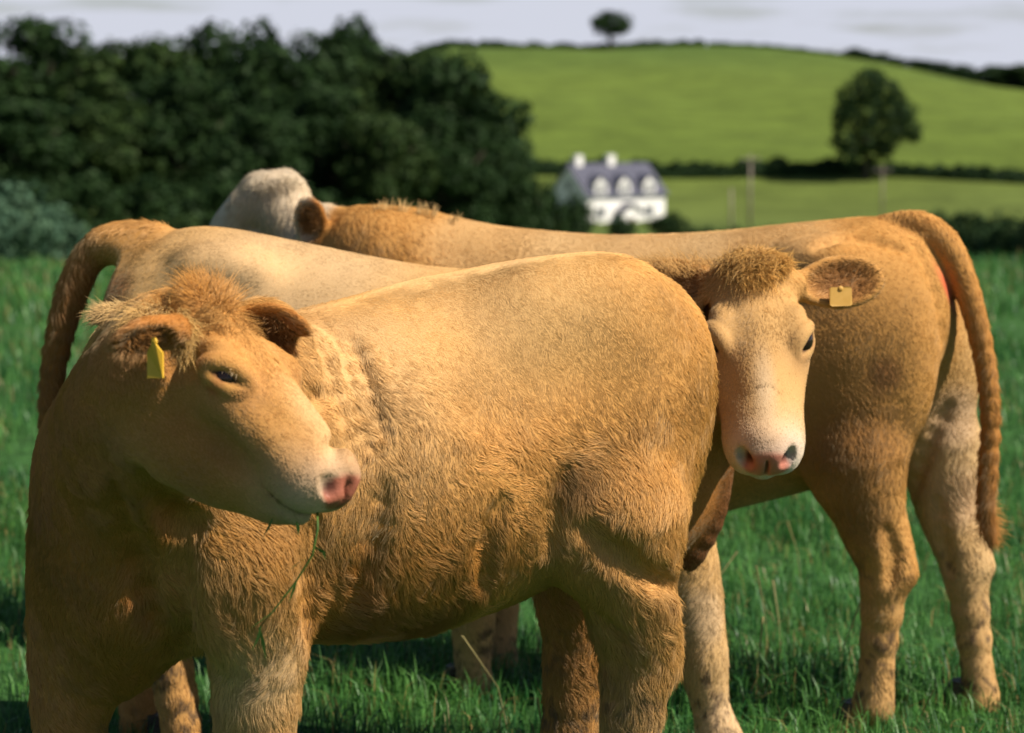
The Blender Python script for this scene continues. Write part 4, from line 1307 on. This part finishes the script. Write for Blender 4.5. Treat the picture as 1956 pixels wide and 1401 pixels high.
# the lone tree on the hill hedge
def lone_lumps(r):
    s = 14.6                                      # px per metre there
    L = []
    for u, v, q in ((1655, 165, 38), (1625, 185, 34), (1690, 180, 36), (1610, 215, 30), (1650, 215, 44), (1700, 220, 42), (1728, 215, 28), (1735, 250, 26), (1700, 262, 34),
                    (1650, 262, 40), (1605, 268, 28), (1622, 292, 30), (1665, 292, 30), (1690, 290, 20), (1600, 240, 18), (1715, 190, 22), (1670, 150, 22), (1745, 262, 16)):
        for k in range(2):
            L.append((((u - 1655) / s, r.uniform(-2.2, 2.2), (345 - v) / s), (q / s * .82,) * 3))
    return L


lone = tree_kind(300, 14.0, 12.0, 7000, .5, M_LEAF, lob=lone_lumps)
Y = 297.0
place_tree(lone, 'broadleaf_tree', ux(1652, Y), Y, 0, (1, 1, 1), 'big lone dark tree on the hedge across the hill', z=float(ground_z(np.array(ux(1652, Y)), np.array(Y))))
hilltop = tree_kind(310, 9.6, 12.0, 3500, .6, M_LEAF, low=.34, tk=2.6)
Y = 560.0
x = ux(1165, Y)
place_tree(hilltop, 'broadleaf_tree', x, Y, .4, (1, 1, .95), 'lone tree against the sky on the crest of the hill')
RIDGE = [(1632, 100, 60, 560), (1672, 92, 70, 556), (1722, 92, 80, 552), (1775, 98, 80, 548), (1828, 106, 90, 545), (1885, 104, 90, 540), (1945, 92, 100, 535), (2010, 96, 110, 530)]
rl = ['first small tree of the dark belt on the right hill edge', 'second tree of the dark belt from its upper end', 'third tree of the dark belt on the right skyline',
      'fourth tree of the dark belt on the right skyline', 'fifth tree of the dark belt on the right skyline', 'sixth tree of the dark belt, before the corner trees',
      'tall belt tree in the top right corner', 'belt tree cut by the right edge of the picture']
for k, (u, vt, wpx, Y) in enumerate(RIDGE):
    x = ux(u, Y); zg = float(ground_z(np.array(x), np.array(Y))); Ht = max(5, vz(vt, Y) - zg); w = wpx * 1.5 / FPX * Y
    place_tree(woods[k % 4], 'broadleaf_tree', x, Y, k * 1.3, (w / 10, w / 10, Ht / 13), rl[k], 'dark belt of trees on the hill', z=zg - 1.6)


def hedge(name, pts, Y0, Y1, u0, u1, height, thick, label, leaves=3500, size=.45, seed=0, mat=None):
    """a hedge bank along a line from (u0, Y0) to (u1, Y1)"""
    r = np.random.default_rng(400 + seed)
    A = np.array([ux(u0, Y0), Y0]); B = np.array([ux(u1, Y1), Y1])
    t = r.random(leaves)
    xy = A + (B - A) * t[:, None]
    nrm = unit(np.array([-(B - A)[1], (B - A)[0]]))
    ang = r.uniform(0, math.pi, leaves)
    hh = height * (1 + .28 * vnoise(np.stack([t * 37, t * 0, t * 0 + seed], 1), 1.0, seed) + .12 * vnoise(np.stack([t * 110, t * 0, t * 0], 1), 1.0, seed + 2))
    rad = .75 + .25 * r.random(leaves)
    off = np.cos(ang) * rad * thick / 2
    xy = xy + nrm * off[:, None]
    z = ground_z(xy[:, 0], xy[:, 1]) + np.sin(ang) * rad * hh
    N = np.stack([nrm[0] * np.cos(ang), nrm[1] * np.cos(ang), np.sin(ang)], 1)
    V, F = leaf_quads(np.stack([xy[:, 0], xy[:, 1], z], 1), N, size, r)
    base = np.array([A[0], A[1], float(ground_z(A[0], A[1]))])
    return tag(link('hedge', mesh_from_arrays('hedge', V - base, F, mat or M_HEDGE, smooth=False), None, base), label, 'hedge', 'field hedges')


hedge('hedge', None, 302, 302, 1000, 1610, 2.0, 2.2, 'long dark hedge across the hill from the wood to the lone tree', 9000, .6, 1)
hedge('hedge', None, 302, 296, 1612, 2060, 1.7, 2.2, 'dark hedge running right from under the lone tree', 6000, .6, 2)
hedge('hedge', None, 562, 566, 790, 1345, 1.5, 2.5, 'thin dark hedge along the crest of the hill', 5000, .8, 3)
hedge('hedge', None, 566, 562, 1350, 1640, .9, 2.0, 'faint low hedge along the crest right of the hilltop tree', 2500, .7, 4)
hedge('hedge', None, 215, 215, 1290, 1480, 1.0, 1.6, 'low dark hedge behind the far cow back', 2600, .35, 5)
hedge('hedge', None, 175, 150, 1770, 2080, 2.7, 2.4, 'dark hedge at the right, the upper of two above the tail', 4500, .35, 6)
hedge('hedge', None, 92, 80, 1790, 2100, 1.9, 2.0, 'near dark hedge at the right, the lower of two above the tail', 4500, .26, 7)

# ------------------------------------------------------------------ the white house in the valley
M_RENDER = noise_mat('white_render', (.74, .73, .72), (.82, .81, .80), 1.2, .85, .15, 30)
M_SLATE = noise_mat('slate', (.045, .047, .075), (.085, .088, .125), 3.0, .55, .4, 14)
M_FRAME = plain_mat('window_paint', (.78, .78, .78), .4)
M_GLASS = plain_mat('window_glass', (.05, .06, .075), .08, .6)
M_DOOR = noise_mat('door_wood', (.05, .03, .02), (.08, .05, .03), 8, .6)
M_POT = noise_mat('chimney_pot', (.30, .13, .07), (.38, .18, .10), 8, .8)


def box_VF(x0, x1, y0, y1, z0, z1):
    V = [(x, y, z) for z in (z0, z1) for x, y in ((x0, y0), (x1, y0), (x1, y1), (x0, y1))]
    return V, [(3, 2, 1, 0), (4, 5, 6, 7), (0, 1, 5, 4), (1, 2, 6, 5), (2, 3, 7, 6), (3, 0, 4, 7)]


def part(name, parent, mat, *boxes, VF=None):
    V, F = [], []
    for bx in boxes:
        v, f = box_VF(*bx); o = len(V); V += v; F += [tuple(o + i for i in q) for q in f]
    if VF:
        V, F = VF
    return link(name, mesh_from_arrays(name, V, F, mat, smooth=False), parent)


def gable_roof(x0, x1, y0, y1, ze, zr, th=.14, ov=.3):
    """pitched roof slabs, ridge along x"""
    ym = (y0 + y1) / 2; sl = (zr - ze) / (ym - y0)
    V, F = [], []
    for s in (-1, 1):
        ye = ym + s * ((y1 - y0) / 2 + ov)
        z_e = zr - sl * ((y1 - y0) / 2 + ov)
        o = len(V)
        for x in (x0 - ov, x1 + ov):
            V += [(x, ym, zr), (x, ye, z_e), (x, ye, z_e + th), (x, ym, zr + th)]
        for k in range(4):
            m = (k + 1) % 4
            F.append((o + k, o + m, o + 4 + m, o + 4 + k))
        F += [(o, o + 3, o + 2, o + 1), (o + 4, o + 5, o + 6, o + 7)]
    return V, F


def window(parent, x, z, w, h, y, normal='front', name='window'):
    """casement set into a wall facing -y (front) or -x (end)"""
    t = .06
    def m(bx):
        x0, x1, y0, y1, z0, z1 = bx
        return bx if normal == 'front' else (y0, y1, x0, x1, z0, z1)
    f = part(name, parent, M_FRAME, m((x - w / 2, x + w / 2, y - .05, y - .02, z, z + t)), m((x - w / 2, x + w / 2, y - .05, y - .02, z + h - t, z + h)),
             m((x - w / 2, x - w / 2 + t, y - .05, y - .02, z + t, z + h - t)), m((x + w / 2 - t, x + w / 2, y - .05, y - .02, z + t, z + h - t)),
             m((x - t / 2, x + t / 2, y - .05, y - .02, z + t, z + h - t)))
    for s in (-1, 1):
        part('pane', f, M_GLASS, m((x + s * w / 4 - w / 4 + t * .8, x + s * w / 4 + w / 4 - t * .8, y - .035, y - .022, z + t, z + h - t)))
    part('sill', f, M_RENDER, m((x - w / 2 - .08, x + w / 2 + .08, y - .14, y - .02, z - .08, z)))
    return f


Y = 252.0
hx = ux(1122, Y)
house = empty('white_house', (hx, Y - 1.0, vz(424, Y) - .3))
TH = math.radians(33)
house.rotation_euler = (0, 0, TH)
tag(house, 'white two storey house with slate roof, three dormers and porch in the valley', 'house')
LX, LY, ZE, ZR = 10.6, 7.4, 3.3, 6.5
# body with gable ends (x along the front, y to the back)
Vw = [(0, 0, -1.5), (LX, 0, -1.5), (LX, LY, -1.5), (0, LY, -1.5), (0, 0, ZE), (LX, 0, ZE), (LX, LY, ZE), (0, LY, ZE), (0, LY / 2, ZR - .05), (LX, LY / 2, ZR - .05)]
Fw = [(0, 1, 5, 4), (2, 3, 7, 6), (1, 2, 6, 9, 5), (3, 0, 4, 8, 7), (0, 3, 2, 1)]
part('wall', house, M_RENDER, VF=(Vw, Fw))
roof = part('roof', house, M_SLATE, VF=gable_roof(0, LX, 0, LY, ZE, ZR))
for cx in (1.2, 5.6):
    ch = part('chimney', roof, M_RENDER, (cx - .45, cx + .45, LY / 2 - .35, LY / 2 + .35, ZR - .5, ZR + .95), (cx - .52, cx + .52, LY / 2 - .42, LY / 2 + .42, ZR + .95, ZR + 1.07))
for cx in (1.75, 5.0, 8.4):
    # wall dormer with its own little gabled roof
    zs, zt, hw = 2.9, 4.55, .78
    V = [(cx - hw, -.06, zs), (cx + hw, -.06, zs), (cx + hw, -.06, zt), (cx, -.06, zt + .75), (cx - hw, -.06, zt)]
    V += [(x, 3.0, z) for x, y, z in V]
    dm = part('dormer', house, M_RENDER, VF=(V, [(0, 1, 2, 3, 4), (9, 8, 7, 6, 5), (0, 4, 9, 5), (1, 6, 7, 2), (0, 5, 6, 1), (4, 3, 8, 9), (3, 2, 7, 8)]))
    V2, F2 = gable_roof(0, 3.0, -hw, hw, zt, zt + .75, .08, .12)
    V2 = [(cx + y, x - .10, z + .03) for x, y, z in V2]
    part('dormer_roof', dm, M_SLATE, VF=(V2, [f[::-1] for f in F2]))
    window(house, cx, 3.35, .95, 1.05, -.06)
for cx in (1.75, 8.4):
    window(house, cx, .75, 1.25, 1.2, 0)
window(house, LY / 2, 3.7, 1.0, 1.1, 0, 'end'); window(house, 2.0, .8, 1.0, 1.1, 0, 'end')
# porch with dark gabled roof, white front and door
px, pw = 5.0, 1.25
V = [(px - pw, -1.5, -1.5), (px + pw, -1.5, -1.5), (px + pw, -1.5, 1.35), (px, -1.5, 2.25), (px - pw, -1.5, 1.35)]
V += [(x, -.01, z) for x, y, z in V]
porch = part('porch', house, M_RENDER, VF=(V, [(0, 1, 2, 3, 4), (9, 8, 7, 6, 5), (0, 4, 9, 5), (1, 6, 7, 2), (0, 5, 6, 1)]))
V2, F2 = gable_roof(0, 1.5, -pw, pw, 1.35, 2.25, .12, .28)
part('porch_roof', porch, M_SLATE, VF=([(px + y, -x - .02, z + .02) for x, y, z in V2], F2))
part('door', house, M_DOOR, (px - .45, px + .45, -1.55, -1.5, -1.4, .75))


# ------------------------------------------------------------------ poles
M_POLE = noise_mat('pole_wood', (.20, .16, .13), (.32, .27, .23), 4, .85, .3)
M_CERAMIC = plain_mat('insulator', (.35, .33, .32), .2)


def utility_pole(u, vtop, Y, rad, label, arm=True, name='utility_pole'):
    x = ux(u, Y); g = float(ground_z(np.array(x), np.array(Y))); Ht = vz(vtop, Y) - g
    o = empty(name, (x, Y, g)); tag(o, label, 'pole')
    link('post', tube_mesh('post', [([(0, 0, -.8), (0, 0, Ht * .5), (0, 0, Ht)], [rad, rad * .85, rad * .7])], M_POLE, 10), o)
    if arm:
        a = part('crossarm', o, M_POLE, (-.95, .95, -rad - .10, -rad - .01, Ht - .55, Ht - .42))
        for k in (-.85, 0, .85):
            link('insulator', tube_mesh('insulator', [([(k, -rad - .055, Ht - .42), (k, -rad - .055, Ht - .33), (k, -rad - .055, Ht - .22)], [.045, .06, .035])], M_CERAMIC, 8), o)
    return o


utility_pole(1432, 296, 236, .16, 'pale utility pole with a crossarm right of the white house')
utility_pole(1684, 318, 262, .12, 'thin faint pole below the lone hill tree')
utility_pole(1396, 362, 228, .14, 'short dark post left of the utility pole', False, 'fence_post')

# ------------------------------------------------------------------ meadow grass
def grass():
    r = np.random.default_rng(21)
    parts_ = []
    for y0, y1, dens, hgt, wid in ((2.6, 5.0, 700, .085, .0042), (5.0, 7.2, 4300, .085, .0036), (7.2, 10, 2300, .090, .0044), (10, 15, 800, .10, .0062), (15, 24, 260, .12, .010), (24, 38, 70, .15, .018)):
        wmax = .27 * y1 + 1.0
        n = int((y1 - y0) * 2 * wmax * dens)
        y = r.uniform(y0, y1, n); x = r.uniform(-1, 1, n) * wmax
        ok = np.abs(x) < .27 * y + 1.0
        x, y = x[ok], y[ok]
        P = np.stack([x, y, x * 0], 1)
        tus = vnoise(P, 2.3, 4) * .5 + vnoise(P, .7, 9) * .5
        keep = r.random(len(x)) < .66 + .8 * tus
        x, y, tus = x[keep], y[keep], tus[keep]
        parts_.append((x, y, hgt * (.55 + .9 * r.random(len(x))) * (1 + .8 * tus), wid * (.6 + .8 * r.random(len(x)))))
    x, y, H, W = [np.concatenate(q) for q in zip(*parts_)]
    n = len(x)
    z = ground_z(x, y)
    az = r.uniform(0, 2 * math.pi, n) + 0.0
    lean = r.gamma(2.2, .28, n)
    d = np.stack([np.cos(az), np.sin(az), 0 * az], 1); s = np.stack([-np.sin(az + r.normal(0, .6, n)), np.cos(az), 0 * az], 1)
    B = np.stack([x, y, z - .004], 1)
    up = np.array([0, 0, 1.0])
    mid = B + up * (H * .62)[:, None] + d * (H * lean * .28)[:, None]
    tip = B + up * (H * np.clip(1.0 - .32 * lean ** 1.6, .15, 1))[:, None] + d * (H * lean * .95)[:, None]
    V = np.stack([B - s * W[:, None] / 2, B + s * W[:, None] / 2, mid - s * W[:, None] * .42, mid + s * W[:, None] * .42, tip], 1).reshape(-1, 3)
    k = np.arange(n)[:, None] * 5
    F = np.stack([k + [0, 1, 3], k + [0, 3, 2], k + [2, 3, 4]], 1).reshape(-1, 3)
    P = np.stack([x, y, z], 1)
    t = np.clip(.42 + .35 * vnoise(P, 1.3, 3) + .35 * vnoise(P, 6, 5) + r.normal(0, .28, n), 0, 1)[:, None]
    c = np.array([.016, .095, .022]) * (1 - t) + np.array([.105, .265, .055]) * t
    old = r.random(n) < .08
    c[old] = np.array([.26, .20, .07]) * r.uniform(.6, 1.2, (old.sum(), 1))
    C = np.ones((n, 5, 4), np.float32); C[:, :, :3] = c[:, None, :]
    me = mesh_from_arrays('grass', V, F, None, smooth=False)
    a = me.color_attributes.new('tint', 'FLOAT_COLOR', 'POINT'); a.data.foreach_set('color', C.ravel())
    m = bpy.data.materials.new('grass_blade'); m.use_nodes = True
    nn, l = m.node_tree.nodes, m.node_tree.links
    b = nn['Principled BSDF']; b.inputs['Roughness'].default_value = .45; b.inputs['Specular IOR Level'].default_value = .35
    at_ = nn.new('ShaderNodeAttribute'); at_.attribute_name = 'tint'
    tr = nn.new('ShaderNodeBsdfTranslucent'); ms = nn.new('ShaderNodeMixShader'); ms.inputs[0].default_value = .35
    l.new(at_.outputs['Color'], b.inputs['Base Color']); l.new(at_.outputs['Color'], tr.inputs['Color'])
    l.new(b.outputs[0], ms.inputs[1]); l.new(tr.outputs[0], ms.inputs[2]); l.new(ms.outputs[0], nn['Material Output'].inputs['Surface'])
    me.materials.append(m)
    tag(link('meadow_grass', me), 'lush green meadow grass under the cattle', 'grass', kind='stuff')
    # dry flowering stems standing over the sward
    Vs, Fs = [], []
    for _ in range(85):
        yy = r.uniform(5.2, 12); xx = r.uniform(-1, 1) * (.27 * yy + .6)
        hh = r.uniform(.14, .30); a_ = r.uniform(0, 6.28); ln = r.uniform(.1, .5)
        for q in range(2):
            o = len(Vs); t_ = a_ + q * 1.57; w_ = .0013
            sx, sy = math.cos(t_) * w_, math.sin(t_) * w_
            for f in (0, .5, 1):
                cx_, cy_ = xx + math.cos(a_) * ln * hh * f * f, yy + math.sin(a_) * ln * hh * f * f
                g_ = 2.2 if f == 1 else 1
                Vs += [(cx_ - sx * g_, cy_ - sy * g_, hh * f), (cx_ + sx * g_, cy_ + sy * g_, hh * f)]
            Fs += [(o, o + 1, o + 3, o + 2), (o + 2, o + 3, o + 5, o + 4)]
    me = mesh_from_arrays('grass_stems', Vs, Fs, noise_mat('straw', (.30, .26, .12), (.45, .38, .18), 5, .7), smooth=False)
    tag(link('grass_stems', me), 'thin dry seed stems standing above the meadow grass', 'grass', kind='stuff')


grass()


# ------------------------------------------------------------------ the stalk in the front cow's mouth
def stalk():
    P = [at(606, 978, 3.50), at(607, 1010, 3.48), at(597, 1060, 3.48), at(566, 1110, 3.49), at(528, 1160, 3.50), at(495, 1200, 3.51)]
    o = empty('grass_stalk', P[0]); tag(o, 'green grass stalk hanging from the mouth of the front cow', 'grass stalk')
    b0 = P[0]
    link('stem', tube_mesh('stem', [([p - b0 for p in P], [.0018, .0018, .0017, .0016, .0013, .0008])], M_BLADE, 6), o)
    blades = [((600, 1045), (618, 1055), (622, 1068)), ((594, 1062), (570, 1075), (555, 1088)), ((567, 1108), (560, 1130), (552, 1150)), ((566, 1112), (548, 1135), (535, 1143)),
              ((536, 1150), (520, 1170), (512, 1180)), ((525, 1165), (500, 1185), (478, 1202)), ((498, 1197), (492, 1222), (482, 1242)), ((495, 1200), (503, 1230), (508, 1258)),
              ((520, 992), (512, 1010), (503, 1026)), ((566, 998), (570, 1010), (570, 1022))]
    for k, pts in enumerate(blades):
        q = [at(u, v, 3.487 + .004 * (k % 3)) - b0 for u, v in pts]
        w = [.0014, .0030, .0004]
        V, F = [], []
        for p, ww in zip(q, w):
            sd = np.array([ww, -ww * .3, ww * .5])
            V += [p - sd, p + sd + np.array([0, .0003, 0])]
        for j in (0, 2):
            F.append((j, j + 1, j + 3, j + 2))
        link('blade', mesh_from_arrays('blade', V, F, M_BLADE, smooth=False), o)


stalk()
